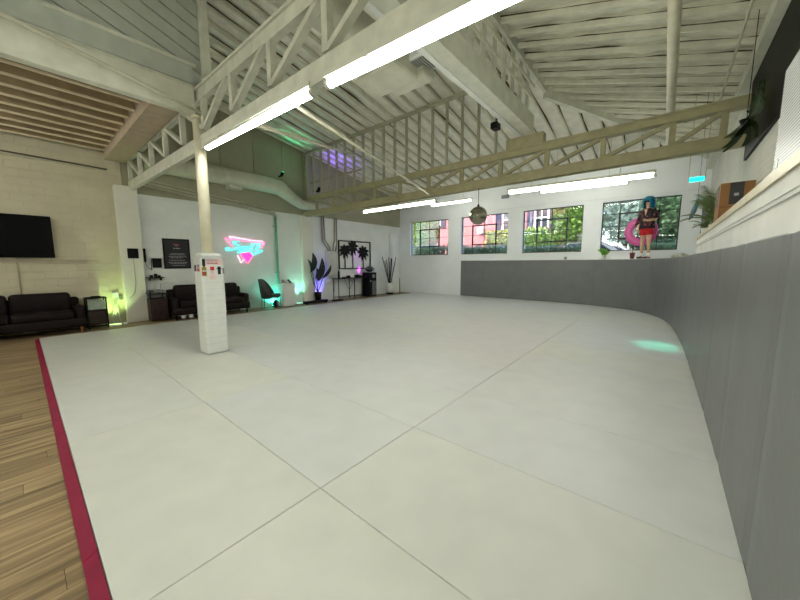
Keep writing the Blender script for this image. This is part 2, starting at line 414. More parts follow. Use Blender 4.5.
# joists of the main slope
def shade_strip(j, pts, wdir, seed):  # dark ragged strip painting the shade along one joist side
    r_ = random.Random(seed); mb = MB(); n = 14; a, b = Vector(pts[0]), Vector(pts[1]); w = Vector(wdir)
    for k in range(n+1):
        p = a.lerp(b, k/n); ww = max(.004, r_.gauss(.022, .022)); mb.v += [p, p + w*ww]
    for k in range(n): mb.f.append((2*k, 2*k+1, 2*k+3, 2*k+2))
    mb.build('shade_strip', M_shade, j)
x = XL + .25
while x < XR-.15:
    ys = (T1 if x < XP else YF+.05) if x < XRG else hip_y(x)
    if YB-ys > .3:
        mb = MB().beam((x, ys, zmain(ys)+JH/2), (x, YB, zmain(YB)+JH/2), .05, JH, (0,0,1)); j_ = mb.build('joist', M_joist, ce)
        shade_strip(j_, ((x+.026, ys, zmain(ys)+JH-.05), (x+.026, YB, zmain(YB)+JH-.05)), (1,0,0), int(x*100))
    x += .46
y = YF + .3
while y < YB-.3:
    xs = XRG if y < HIP1[1] else hip_x(y)
    if XR-xs > .25:
        w_ = rnd.uniform(-.02,.02)
        j_ = MB().beam((xs, y, zright(xs)+JH/2-.02), (XR, y+w_, zright(XR)+JH/2-.02), .06, JH+.02).build('joist', M_joist, cr_)
        shade_strip(j_, ((xs, y-.031, zright(xs)+JH-.085), (XR, y+w_-.031, zright(XR)+JH-.085)), (0,-1,0), int(y*100))
    y += .46
MB().beam((HIP1[0], HIP1[1], zmain(HIP1[1])-.05), (HIP0[0], HIP0[1], zmain(HIP0[1])-.02), .12, .46).build('hip_rafter', M_beam, ce)
MB().beam((XRG, YF, zright(XRG)), (XRG, HIP1[1], zright(XRG)), .07, .24).build('ridge_plate', M_beam, cr_)
MB().beam((XR-.08, YF, 5.0), (XR-.08, 9.0, 5.0), .16, .2).build('wall_plate', M_beam, cr_)
MB().beam((XR-.08, 9.0, 5.0), (XR-.08, YB, 5.0), .16, .2).build('wall_plate', M_beam, cr_)
# low ceiling over the lounge
LZ = 5.0
cl = struct('ceiling_low', box(XL-.1, XP-.1, YF, T1-.3, LZ+.22, LZ+.27), M_lows, 'brown boarded low ceiling over the lounge')
x = XL + .3
while x < XP-.2:
    j_ = box(x-.03, x+.03, YF, T1-.56, LZ, LZ+.22).build('joist', M_lowj, cl); box(x-.035, x+.035, YF, T1-.56, LZ-.03, LZ).build('lit_edge', M_lowlit, j_); x += .52  # pale strip paints the light on each joist's underside
struct('wall_step', box(XL-.1, XP-.05, T1-.32, T1-.26, LZ+.2, 8.5), M_upper, 'upright boarded step above the low ceiling')
# clerestory cladding of sloping boards beside the post
wc = struct('wall_clerestory', box(XP-.12, XP-.06, YF, T1+.06, 5.1, 9.9), M_slab, 'upper wall clad in sloping painted boards above the long beam')
sl_ = .36; pitch = .235
k = 0; z = 5.0
while z < 9.5:
    ya, yb = YF, T1+.06
    za = z + sl_*(yb-ya)
    mb = MB(); g = .010
    pts = [(ya, za+g), (yb, z+g), (yb, z+pitch-g), (ya, za+pitch-g)]
    # clip by bottom z=5.05 is hidden by the beam
    mb.prism(pts, 'x', XP-.06, XP-.035); mb.build('board', M_clad, wc); z += pitch
z = 5.0 - pitch
while z > 2.9:
    ya = YF; yb = T1+.06; yb2 = yb - (5.0-z)/sl_   # where the board passes z = 5
    if yb2 > -2.5:
        mb = MB(); mb.prism([(ya, 5.0+sl_*(yb2-ya)+.010), (yb2, 5.010), (yb2, 5.0+pitch-.010), (ya, 5.0+sl_*(yb2-ya)+pitch-.010)], 'x', XP-.06, XP-.035); mb.build('board', M_clad, wc)
    z -= pitch

# ------------------------------------------------------------------ beams on the post line
bm_ = thing('long_beam', 'pale deep timber beam running from the round post over the lounge edge', 'beam', (XP, 0, 4.5))
box(XP-.14, XP+.02, YF, 2.3, 4.5, 4.93).build('lower_beam', M_beam, bm_, world=True)
box(XP-.12, XP-.02, YF, 2.3, 4.93, 5.0).build('groove', M_truss1, bm_, world=True)
box(XP-.14, XP+.02, YF, 2.3, 5.0, 5.28).build('upper_beam', M_clad, bm_, world=True)
box(XP-.1, XP+.05, YF, 2.35, 5.28, 5.33).build('cap_strip', M_beam, bm_, world=True)
hd = tag(box(XL+.02, XP-.15, 1.86, 2.33, 4.80, 5.22).build('header_beam', M_tan, loc=None), 'tan header beam carrying the low brown joists', 'beam')
tag(box(XP-.07, XP+.07, 2.47, 2.6, 5.2, zmain(2.5)+.1).build('roof_post', M_beam), 'upright pale post rising from the near truss to the roof', 'post')

# ------------------------------------------------------------------ trusses
def truss(name, label, y, xs, zb0, zb1, zt0, zt1, x0, x1, m, diag, w=.16, sag=0):
    t = thing(name, label, 'truss', (x0, y, zb0))
    box(x0, x1, y-w/2, y+w/2, zb0, zb1).build('bottom_chord', m, t, world=True)
    box(x0, x1, y-w/2, y+w/2, zt0, zt1).build('top_chord', m, t, world=True)
    box(x0, x1, y-w/2-.03, y+w/2+.03, zt1-.03, zt1+.01).build('chord_cap', m, t, world=True)
    for i, x in enumerate(xs):
        box(x-.05, x+.05, y-.045, y+.045, zb1-.02, zt0+.01).build('web_post', m, t, world=True)
    for i in range(len(xs)-1):
        a, b = xs[i], xs[i+1]
        up = diag((a+b)/2)
        p = (a+.03, y, zb1) if up else (a+.03, y, zt0); q = (b-.03, y, zt0) if up else (b-.03, y, zb1)
        MB().beam(p, q, .07, .09, (0,1,0)).build('web_brace', m, t, world=True)
    if sag:                                    # the old timber sags towards one end
        for c in t.children:
            for v in c.data.vertices: v.co.z -= sag*max(0, v.co.x + t.location.x - XP)
    return t
xs1 = [-12.55+1.19*k for k in range(12)]
tr1 = truss('roof_truss', 'pale timber truss carried by the round post, tube lights below', T1, xs1, 4.02, 4.26, 4.86, 5.06, XL+.02, XR-.02, M_truss1, lambda x: x > XP, .10, .035)
xs2 = [-.1+1.165*k for k in range(-10, 1)] + [.62]
tr2 = truss('roof_truss', 'olive timber truss below the open stud partition', T2, xs2, 3.86, 4.09, 4.52, 4.68, XL+.02, XR-.02, M_truss2, lambda x: x > -6.3, .2)
# plinth board where the truss meets the wall plate
st = thing('stud_partition', 'open partition of bare upright studs on the far truss', 'partition', (-12.4, T2, 4.7))
box(XL+.1, -3.5, T2-.05, T2+.05, 6.5, 6.6).build('top_plate', M_stud, st, world=True)
k = 0
while -3.75-.51*k > XL+.1:
    x = -3.75-.51*k; box(x-.022, x+.022, T2-.05, T2+.05, 4.69, 6.5).build('stud', M_stud, st, world=True); k += 1
box(XL+.05, XL+.2, T2-.06, T2+.06, 4.69, 6.5).build('end_post', M_truss2, st, world=True)
box(-12.2, -9, T2+.0, T2+.04, 5.25, 5.3).build('rail', M_truss2, st, world=True)
# boxed beam with lattice of boards
bb = thing('boxed_beam', 'pale boxed beam between the two trusses with upright boards on top', 'beam', (-2.8, 5.5, 4.95))
box(-3.0, -2.74, 2.5, T2-.1, 4.97, 5.36).build('casing', M_beam, bb, world=True)
box(-3.09, -3.0, 2.5, T2-.1, 4.95, 5.03).build('side_strip', M_white, bb, world=True)
box(-3.06, -3.02, 2.5, T2-.1, 5.05, 5.08).build('side_strip', M_white, bb, world=True)
for k in range(11): box(-2.845, -2.82, 3.3+.47*k, 3.49+.47*k, 5.36, zright(XRG)-.1).build('upright_board', M_beam, bb, world=True)
for z in (5.75, 6.05): box(-2.82, -2.79, 3.0, T2+.0, z, z+.06).build('cross_board', M_joist, bb, world=True)
tag(MB().rbox(-3.42, -2.5, T2-.12, T2+.1, 4.69, 4.95, .01, 1).build('bearing_block', M_truss2), 'olive block on the far truss under the boxed beam end', 'block')
fl_ = thing('flood_lamp', 'small black flood lamp on the boxed beam', 'lamp', (-3.14, 7.2, 5.0))
MB().rbox(-3.28, -3.12, 7.1, 7.32, 4.80, 4.94, .02).build('body', M_blackp, fl_, world=True)
MB().tube([(-3.2, 7.2, 4.93),(-3.15, 7.2, 5.1),(-3.1, 7.35, 5.35),(-3.02, 7.4, 5.4)], .012, 6).build('bracket', M_blackp, fl_, world=True)

# ------------------------------------------------------------------ tube lights
def tubelight(x0, x1, y, z, z1, label, r=.055, hang=None):
    t = thing('tube_light', label, 'ceiling light', (x0, y, z), 0, 'fluorescent tube lights under the trusses')
    zz = lambda x: z + (z1-z)*(x-x0)/(x1-x0)
    MB().beam((x0, y, z+.07), (x1, y, z1+.07), .14, .055).build('housing', M_hous, t, world=True)
    MB().tube([(x0+.04, y, z), (x1-.04, y, z1)], r, 12).build('tube', M_tube, t, True, world=True)
    MB().tube([(x0-.02, y, z), (x0+.04, y, z)], r+.004, 12).build('end_cap', M_hous, t, world=True)
    MB().tube([(x1-.04, y, z1), (x1+.02, y, z1)], r+.004, 12).build('end_cap', M_hous, t, world=True)
    for k in (.2, .8):
        xx = x0+(x1-x0)*k; box(xx-.02, xx+.02, y-.075, y+.075, zz(xx)+.03, zz(xx)+.11).build('clip', M_hous, t, world=True)
        if hang: MB().tube([(xx, y, zz(xx)+.1), (xx, y, hang)], .008, 6).build('hanger', M_hous, t, world=True)
    return t
tubelight(-6.60, -3.32, T1, 3.91, 3.80, 'glowing tube light on the near truss, right beside the round post', .046, hang=4.02)
tubelight(-3.05, .35, T1, 3.79, 3.60, 'glowing tube light on the near truss, beyond the one at the post', .046, hang=3.9)
tubelight(-8.85, -5.62, T2-.03, 3.70, 3.69, 'glowing tube light under the far truss, near the palm art wall', .036, hang=3.9)
tubelight(-3.36, -.3, T2-.03, 3.64, 3.57, 'glowing tube light under the far truss, near the mannequin', .036, hang=3.9)
tubelight(-8.9, -6.75, 13.0, 4.53, 4.53, 'glowing tube light hung before the corner window', .036, hang=zmain(13)+.19)
tubelight(-3.9, -1.15, 13.0, 4.47, 4.40, 'glowing tube light hung before the shuttered house window', .036, hang=zmain(13)+.19)
tubelight(-6.6, -3.3, -2.9, 3.95, 3.95, 'added unseen fill tube behind the viewpoint, lounge side', hang=zmain(-2.9)+.19)  # out of view, added to raise the overall brightness
tubelight(-3.0, .3, -2.9, 3.95, 3.95, 'added unseen fill tube behind the viewpoint, padded side', hang=6.2)  # second added tube out of view, also there for brightness
tubelight(-11.6, -8.2, -2.4, 4.80, 4.80, 'added unseen fill tube on the low ceiling over the lounge', hang=5.01)  # added out of view to brighten the lounge wall and ceiling

# ------------------------------------------------------------------ mat of tiles
MZ = .05
mt = thing('training_mat', 'large off-white vinyl mat of seamed panels filling the room', 'floor mat', (-5.7, 7.5, 0))
xe = [.475-2.44*k for k in range(5)] + [-11.38]
cache = {}
for ci in range(5):
    x1, x0 = xe[ci], xe[ci+1]
    for r in range(13):
        y0 = .155 + 1.211*r; y1 = min(y0 + 1.211, YB-.02)
        if y1-y0 < .1: continue
        key = (round(x1-x0, 3), round(y1-y0, 3))
        if key not in cache:
            w, h = key; g = .0022
            cache[key] = MB().rbox(-w/2+g, w/2-g, -h/2+g, h/2-g, 0.002, MZ, .003, 1).mesh('mat_panel', M_mat)
        inst('mat_panel', cache[key], mt, ((x0+x1)/2+5.7, (y0+y1)/2-7.5, 0))
segs = [xe[-1]]
while segs[-1]+2.2 < .45: segs.append(segs[-1]+2.2)
segs.append(.45)
for a, b in zip(segs, segs[1:]):
    MB().add([(a+.002,.152,.004),(b-.002,.152,.004),(b-.002,.152,.048),(a+.002,.152,.048),(a+.002,.082,.004),(b-.002,.082,.004),(b-.002,.082,.010),(a+.002,.082,.010)],
             [(0,1,2,3),(4,7,6,5),(3,2,6,7),(0,4,5,1),(0,3,7,4),(1,5,6,2)]).build('edge_ramp', M_red, mt, world=True)['label'] = 'crimson bevelled edging strip'

# ------------------------------------------------------------------ round post with white wrap
M_wrap = mat('wrap_white', (.90, .91, .89), .4, var=.02)
M_tape = mat('wrap_tape', (.865, .875, .865), .35, var=.05)
PX, PY = -6.83, 2.37
po = thing('padded_post', 'round cream post wrapped in a white padded box with stickers', 'post', (PX, PY, MZ))
MB().lathe([(.095,1.9),(.095,4.48)], 24, (PX,PY,0)).build('pole', M_pole, po, True, world=True)
MB().lathe([(.115,4.44),(.115,4.495)], 24, (PX,PY,0)).build('pole_cap', M_pole, po, world=True)
hw_ = .205
wr = MB().rbox(PX-hw_, PX+hw_, PY-hw_, PY+hw_, MZ+.004, 1.93, .06, 3).build('wrap', M_wrap, po, world=True)
rr_ = []
for q in range(4):
    for a in range(5):
        t = q*PI/2 + a*PI/8; cx_ = (1 if q in (0,3) else -1)*(hw_-.06); cy_ = (1 if q in (0,1) else -1)*(hw_-.06)
        rr_.append((PX+cx_+.063*math.cos(t), PY+cy_+.063*math.sin(t)))
for k in range(15):
    z = .14+k*.118; MB().prism(rr_, 'z', z, z+.012).build('tape_band', M_tape, wr, world=True)
MB().rbox(PX-hw_+.03, PX+hw_-.03, PY-hw_+.03, PY+hw_-.03, 1.93, 2.0, .03, 2).build('wrap_lid', M_wrap, po, world=True)
box(PX-hw_-.012, PX+hw_+.012, PY-hw_-.012, PY+hw_+.012, 1.905, 1.92).build('rim', M_tape, po, world=True)
def sticker(y0, y1, z0, z1, m, face='x'):
    if face == 'x': box(PX+hw_+.004, PX+hw_+.008, PY+y0*.87, PY+y1*.87, z0+.06, z1+.06).build('sticker', m, po, world=True)
    else: box(PX+y0, PX+y1, PY-hw_-.008, PY-hw_-.004, z0+.06, z1+.06).build('sticker', m, po, world=True)
K_red = mat('sticker_red', (.80,.22,.25), .5, var=0); K_or = mat('sticker_orange', (.62,.34,.10), .5, var=0)
K_blk = mat('sticker_black', (.08,.07,.07), .5, var=0); K_pnk = mat('sticker_pink', (.93,.80,.80), .5, var=0); K_yel = mat('sticker_olive', (.60,.54,.22), .5, var=0); K_gry = mat('sticker_grey', (.55,.56,.57), .5, var=0)
sticker(-.13,.19,1.72,1.83,K_pnk)
for j in range(2):
    yy = -.11
    for w in (.05,.07,.04,.06):
        sticker(yy, yy+w-.012, 1.79-j*.05, 1.815-j*.05, K_red); yy += w
sticker(-.06,.02,1.62,1.69,K_red); sticker(-.05,.01,1.55,1.60,K_pnk); sticker(-.07,.03,1.45,1.53,K_pnk)
sticker(.09,.15,1.54,1.69,K_blk); sticker(.07,.17,1.64,1.66,K_blk)
sticker(-.21,-.15,1.70,1.83,K_blk); sticker(-.225,-.135,1.62,1.68,K_yel); sticker(-.225,-.135,1.52,1.60,K_or); sticker(-.2,-.16,1.68,1.72,K_or)
sticker(.19,.22,1.55,1.66,K_gry)
sticker(.02,.14,1.60,1.66,K_red,'y'); sticker(.02,.14,1.67,1.73,K_gry,'y'); sticker(-.12,-.03,1.6,1.72,K_blk,'y')

# ------------------------------------------------------------------ ducts and pipes
du = thing('wall_duct', 'round pale air duct running along the upper left wall', 'duct', (XL+.3, 5, 4.9))
dp = [(XL+.32, 2.75, 4.93),(XL+.32, 6.7, 4.9),(XL+.32, 7.15, 4.86),(XL+.32, 7.75, 4.5),(XL+.3, 8.15, 4.34),(XL+.3, 9.6, 4.32)]
MB().tube(dp, [.3,.3,.3,.22,.2,.2], 20).build('pipe', M_duct, du, True, world=True)
for y in (3.7, 4.9, 6.1): MB().tube([(XL+.32, y, 4.92),(XL+.32, y+.05, 4.92)], .312, 20).build('joint_band', M_duct, du, world=True)
box(XL+.15, XL+.5, 5.1, 5.55, 4.5, 4.63).build('outlet', M_duct, du, world=True)
for y in (4.2, 6.5): box(XL+.005, XL+.05, y, y+.06, 4.7, 5.3).build('bracket', M_pipe, du, world=True)
for k, (z0, z1, r) in enumerate(((4.32,3.86,.035),(4.23,3.78,.03),(4.42,3.98,.025))):
    tag(MB().tube([(XL+.1, 2.6, z0),(XL+.1, 7.0, z1)], r, 8).build('wall_pipe', M_pipe, None, True), ['pale pipe under the wall duct, middle of three', 'pale pipe under the wall duct, lowest of three', 'pale pipe under the wall duct, highest of three'][k], 'pipe')
gp = thing('down_pipe', 'green tinted down pipe between neon sign and white cabinet', 'pipe', (XL+.07, 7.02, 1.0))
MB().tube([(XL+.08, 7.02, .0),(XL+.08, 7.02, 3.78)], .05, 12).build('pipe', M_pipeg, gp, True, world=True)
MB().tube([(XL+.08, 7.02, 3.7),(XL+.08, 7.02, 3.8)], .07, 12).build('elbow', M_pipe, gp, True, world=True)
for z in (3.3, 1.4): box(XL+.005, XL+.06, 6.92, 7.12, z, z+.04).build('clamp', M_pipe, gp, world=True)
cp = thing('lounge_conduit', 'thin dark conduit along the top of the lounge wall', 'conduit', (XL+.03, -1.5, 4.5))
MB().tube([(XL+.03, -4.8, 4.60),(XL+.03, 1.9, 4.47)], .02, 6).build('pipe', M_pipe, cp, world=True)
MB().tube([(XL+.025, -4.8, 4.66),(XL+.025, 1.9, 4.53)], .02, 6).build('pipe', mat('dark_conduit',(.35,.31,.24),.5), cp, world=True)
tag(MB().box(XL+.005, XL+.035, -4.5, 1.5, 1.86, 1.92).build('wall_raceway', mat('raceway',(.74,.70,.60),.5)), 'cream cable raceway on the wall below the television', 'cable channel')
big = thing('roof_duct', 'wide pale round duct beneath the roof behind the near truss', 'duct', (-4.2, 3.4, 5.3))
MB().tube([(-4.2, -2.5, 5.66),(-4.2, 4.45, 5.58)], .30, 20).build('pipe', M_duct, big, True, world=True)
MB().rbox(-4.75, -3.75, 4.3, 5.05, 5.14, 5.55, .06, 2).build('plenum', M_duct, big, world=True)
MB().rbox(-4.5, -3.6, 5.0, 5.35, 5.2, 5.5, .05, 2).build('plenum_end', M_duct, big, world=True)
gb = MB().rbox(-3.8, -3.4, 4.75, 5.25, 5.36, 5.6, .02, 1).build('grille_box', M_white, big, world=True)
for k in range(7): box(-3.77+.05*k, -3.745+.05*k, 4.80, 5.20, 5.345, 5.36).build('slat', mat('grille_grey',(.5,.51,.48),.5), gb, world=True)
for k in range(3): MB().tube([(-4.2, .4+1.3*k, 5.62),(-4.2, .46+1.3*k, 5.62)], .31, 20).build('joint_band', M_duct, big, world=True)
tag(MB().tube([(-.12, -2.5, 4.93),(-.18, 12.2, 4.86)], .07, 14).build('sprinkler_pipe', M_pole, None, True), 'white round pipe running over the far truss under the right slope', 'pipe')
tag(MB().tube([(.55, -2.5, 4.86),(.55, 9.0, 4.86)], .018, 6).build('thin_conduit', M_pipe), 'thin pale conduit beside the right wall plate', 'conduit')
def rod(p, q, r, label): tag(MB().tube([p, q], r, 8).build('brace_rod', M_pipe, None, True), label, 'rod')
rod((-4.05, 2.5, 3.98), (-5.8, T2-.12, 3.92), .025, 'thin pale rod slanting from the near tube light to the far truss')
rod((-5.3, 2.55, 4.05), (-9.2, T2-.12, 5.8), .04, 'thicker pale rod crossing below the roof towards the stud partition')
rod((XP+.12, -2.0, 5.35), (XP+.32, 2.3, 4.42), .03, 'bright slanting rod against the long beam beside the post')

# ------------------------------------------------------------------ mirror ball
mb_ = thing('mirror_ball', 'mirrored disco ball hanging below the far truss', 'disco ball', (-4.16, T2-.1, 3.12))
M_mir = mat('mirror_facets', (.62, .62, .55), .16, metal=.9, var=.1, scale=30)
MB().ball((0,0,0), .25, n=22, m=14).build('ball', M_mir, mb_)
MB().tube([(0,0,.24),(0,0,.75)], .008, 6).build('rod', M_black, mb_)
MB().tube([(0,0,.24),(0,0,.30)], .03, 8).build('cap', M_black, mb_)

# ------------------------------------------------------------------ television
tv = thing('television', 'large flat black television on the cream wall above the sofa', 'television', (XL, -.3, 1.97))
MB().rbox(XL+.07, XL+.12, -1.26, .65, 1.97, 3.05, .012, 1).build('casing', M_blackp, tv, world=True)
box(XL+.12, XL+.123, -1.245, .635, 1.985, 3.035).build('screen', M_screen, tv, world=True)
box(XL+.003, XL+.07, -.6, 0, 2.3, 2.7).build('bracket', M_black, tv, world=True)
tag(MB().tube([(XL+.02, -.02, 1.96),(XL+.02, -.02, 1.0),(XL+.02,.0,.5)], .012, 6).build('television_cable', mat('cable_cream',(.68,.64,.55),.6)), 'cream cable falling from the television to the sofa', 'cable')

# ------------------------------------------------------------------ sofas
def sofa(name, label, y0, y1, arms=True, legm=None, hgt=1.05, nb=2, depth=.86):
    s = thing(name, label, 'sofa', (XL+.06, (y0+y1)/2, 0)); w = (y1-y0)/2; a = .2
    MB().rbox(.02, depth, -w, w, .16, .40, .03).build('base', M_leather, s, True)
    MB().rbox(.0, .22, -w+.05, w-.05, .3, hgt-.14, .06, 3).build('back_frame', M_leather, s, True)
    for e in (-1, 1):
        MB().rbox(.05, depth-.02, min(e*w, e*(w-a)), max(e*w, e*(w-a)), .2, .72, .09, 4).build('armrest', M_leather, s, True)
    iw = w-a; n = nb
    for k in range(n):
        c0 = -iw+2*iw*k/n; c1 = -iw+2*iw*(k+1)/n
        MB().rbox(.2, depth+.03, c0+.005, c1-.005, .38, .60, .07, 4).build('seat_cushion', M_leather, s, True)
        MB().rbox(.12, .38, c0+.01, c1-.01, .52, hgt, .09, 4).build('back_cushion', M_leather, s, True)
    for ex in (.1, depth-.08):
        for ey in (-w+.1, w-.1): MB().tube([(ex, ey, .2),(ex, ey, .0)], [.035,.025], 8).build('leg', legm or M_black, s)
    return s
sofa('sofa', 'dark brown leather sofa under the television with oak legs', -1.55, 1.03, legm=M_wleg)
sofa('sofa', 'dark brown leather sofa behind the round post below the framed notice', 2.98, 5.40, hgt=1.1)

# side table with tank
t = thing('side_table', 'small black framed side table with glass box beside the sofa', 'side table', (XL+.35, 1.3, 0))
for ex in (-.19, .19):
    for ey in (-.2, .2): box(ex-.015, ex+.015, ey-.015, ey+.015, 0, .86).build('leg', M_black, t)
box(-.21, .21, -.22, .22, .84, .87).build('table_top', M_black, t)
dr = MB().rbox(-.18, .18, -.19, .19, .12, .50, .01, 1).build('drawer_box', M_brown, t)
box(.18, .19, -.17, .17, .3, .31).build('drawer_gap', M_black, dr)
box(-.2, .2, -.2, .2, .505, .525).build('shelf', M_black, t)
box(-.17, .17, -.18, .18, .53, .80).build('glass_box', mat('tank_glass',(.62,.68,.62),.1,var=.1), t)
for ex in (-.19, .19): box(ex-.012, ex+.012, -.2, .2, .06, .085).build('rail', M_black, t)
tb = tag(MB().rbox(XL+.25, XL+.45, 1.22, 1.42, .871, .90, .01, 1).build('tablet', M_blackp), 'flat black box lying on the side table', 'electronics')

# lights along the left wall
def uplight(name, label, loc, rgb, power, aim, size=.05, spread=70, em=14, w=.3):
    u = thing(name, label, 'accent light', loc)
    MB().rbox(-.05, .05, -w/2, w/2, 0, .05, .008, 1).build('body', M_white if 'white' in label else M_blackp, u)
    box(-.035, .035, -w/2+.02, w/2-.02, .05, .056).build('led_strip', mat('led_'+name+str(loc[1]), rgb, .4, var=0, emit=em), u)
    L_ = bpy.data.lights.new('led', 'SPOT'); L_.energy = power; L_.color = lin(rgb); L_.spot_size = math.radians(spread); L_.spot_blend = .8; L_.shadow_soft_size = size
    o = bpy.data.objects.new('led_lamp', L_); COL.objects.link(o); o.parent = u; o.location = (0, 0, .08)
    d = Vector(aim) - (Vector(loc)+Vector((0,0,.08))); o.rotation_euler = d.to_track_quat('-Z', 'Y').to_euler()
    return u
uplight('floor_light', 'white bar light glowing green on the floor beside the side table', (XL+.42, 1.66, 0), (.80, 1, .58), 60, (XL-.0, 1.62, 1.5), w=.3, em=3, spread=100)
uplight('floor_light', 'bar light glowing teal on the floor behind the grey chair', (XL+.16, 6.78, 0), (.25, 1, .85), 55, (XL, 6.7, .8), spread=130, em=4)
uplight('floor_light', 'bar light glowing teal on the floor beside the white cabinet', (XL+.3, 7.85, 0), (.55, 1, .86), 75, (XL+.05, 8.2, 2.3), spread=75, em=3)
uplight('floor_light', 'bar light glowing violet on the floor behind the tall plant', (XL+.2, 9.1, 0), (.42, .36, 1), 120, (XL, 9.05, 1.1), spread=70, w=.2, em=3)
uplight('table_light', 'small lamp glowing purple on the console table', (XL+.12, 11.82, 1.062), (.8, .2, 1), 130, (XL, 11.6, 2.0), spread=45, w=.12, em=5)
ot = thing('junction_box', 'white power adaptor plugged on the wall above the green light', 'power outlet', (XL, 1.78, .85))
MB().rbox(XL+.003, XL+.05, 1.72, 1.86, .80, .95, .01, 1).build('box', M_white, ot, world=True)
MB().rbox(XL+.003, XL+.04, 1.87, 1.94, .72, .86, .01, 1).build('outlet', mat('outlet_grey',(.5,.5,.5),.5), ot, world=True)
for k in range(3): MB().tube([(XL+.04, 1.76+.05*k, .8),(XL+.12, 1.72+.03*k, .5),(XL+.1, 1.66+.08*k, .2),(XL+.16, 1.70+.07*k, .03)], .008, 6).build('cable', M_tape, ot, world=True)
for k in range(2): tag(MB().rbox(XL+.2+.18*k, XL+.34+.18*k, 1.84, 1.94, .005, .06, .02, 2).build('power_brick', M_tape if k else mat('brick_pale',(.8,.8,.72),.5)), ['pale power brick on the floor beside the pilaster', 'grey power brick on the floor beside the pilaster'][k], 'power adaptor')

# wall tablets, shelf, cabinet
w = thing('wall_tablet', 'square black wall tablet on the pilaster with a hanging cord', 'tablet', (XL+.17, 2.27, 1.98))
MB().rbox(XL+.172, XL+.20, 2.14, 2.40, 1.97, 2.27, .008, 1).build('panel', M_blackp, w, world=True)
MB().tube([(XL+.18, 2.27, 1.97),(XL+.18, 2.27, 1.2),(XL+.18, 2.22, .9),(XL+.18, 2.08, .75)], .006, 6).build('cord', mat('cord_grey',(.6,.6,.57),.6), w, world=True)
w = thing('wall_tablet', 'square black wall tablet on the white wall beside the notice', 'tablet', (XL, 2.85, 1.7))
MB().rbox(XL+.04, XL+.07, 2.76, 3.0, 1.68, 1.98, .008, 1).build('panel', M_blackp, w, world=True)
MB().tube([(XL+.004, 2.8, 1.9),(XL+.05, 2.75, 1.98),(XL+.05, 2.72, 1.6)], .01, 6).build('bracket', M_black, w, world=True)
w = thing('wall_phone', 'slim black handset mounted edge-on behind the pilaster', 'phone', (XL, 2.6, 2.0))
MB().rbox(XL+.01, XL+.12, 2.55, 2.60, 1.86, 2.28, .01, 1).build('body', M_blackp, w, world=True)
MB().tube([(XL+.06, 2.58, 1.86),(XL+.06, 2.62, 1.7),(XL+.05, 2.74, 1.62)], .008, 6).build('cord', M_black, w, world=True)
w = thing('wall_shelf', 'small black wall shelf between the pilaster and the notice', 'shelf', (XL, 2.72, 1.36))
box(XL+.003, XL+.3, 2.56, 2.98, 1.35, 1.375).build('board', M_black, w, world=True)
for y in (2.62, 2.92): box(XL+.003, XL+.2, y, y+.02, 1.27, 1.35).build('bracket', M_black, w, world=True)
for k, (y, h) in enumerate(((2.64,.07),(2.75,.11),(2.84,.06))): tag(MB().rbox(XL+.1, XL+.2, y, y+.07, 1.376, 1.376+h, .01, 1).build('small_box', M_blackp), ['tiny black box on the wall shelf nearest the pilaster', 'upright black box in the middle of the wall shelf', 'low black box on the wall shelf nearest the notice'][k], 'box')
c = thing('record_cabinet', 'reddish brown wooden cabinet with black tray top beside the sofa', 'cabinet', (XL+.32, 2.78, 0))
MB().rbox(-.26, .26, -.28, .17, .04, .72, .012, 1).build('body', M_brown, c)
for z in (.1, .42): 
    d_ = box(.26, .272, -.25, .14, z, z+.27).build('drawer', M_brown, c); box(.272, .285, -.1, 0, z+.13, z+.15).build('handle', M_black, d_)
box(-.28, .28, -.30, .19, .86, .885).build('tray_top', M_black, c)
for ex in (-.25, .25):
    for ey in (-.27, .16): box(ex-.012, ex+.012, ey-.012, ey+.012, .72, .97).build('tray_post', M_black, c)
for ex in (-.26, .26): box(ex-.008, ex+.008, -.29, .18, .95, .97).build('tray_rail', M_black, c)
for k in range(2): tag(MB().tube([(XL+.32, 2.7+.16*k, .886),(XL+.32, 2.7+.16*k, 1.28-.1*k)], [.03,.012], 8).build('bottle', mat('bottle_clear',(.72,.74,.70),.2)), ['clear slim bottle on the brown cabinet tray, taller', 'clear slim bottle on the brown cabinet tray, shorter'][k], 'bottle')
for k in range(2): tag(MB().rbox(XL+.86, XL+.875, 3.2+.22*k, 3.32+.22*k, .051, .17, .006, 1).build('floor_card', M_tape), ['small pale card standing before the sofa, next to the brown cabinet', 'small pale card standing before the sofa, further from the brown cabinet'][k], 'card')

# framed notice
po_ = thing('framed_notice', 'black framed notice with small pale text and pink heading', 'poster', (XL, 3.45, 1.64))
MB().box(XL+.003, XL+.03, 3.07, 3.84, 1.64, 1.68).box(XL+.003, XL+.03, 3.07, 3.84, 2.59, 2.63).box(XL+.003, XL+.03, 3.07, 3.11, 1.68, 2.59).box(XL+.003, XL+.03, 3.80, 3.84, 1.68, 2.59).build('frame', M_black, po_, world=True)
box(XL+.003, XL+.018, 3.11, 3.80, 1.68, 2.59).build('sheet', mat('notice_black',(.10,.10,.115),.35,var=.05), po_, world=True)
K_t = mat('notice_text', (.66,.63,.66), .6, var=0); K_p = mat('notice_pink', (.55,.30,.42), .6, var=0)
def words(z, h, m, y0, y1, r_):
    y = y0
    while y < y1-.02:
        wd = r_.uniform(.03,.08); wd = min(wd, y1-y); box(XL+.019, XL+.0195, y, y+wd, z, z+h).build('print', m, po_, world=True); y += wd+.018
r2 = random.Random(3)
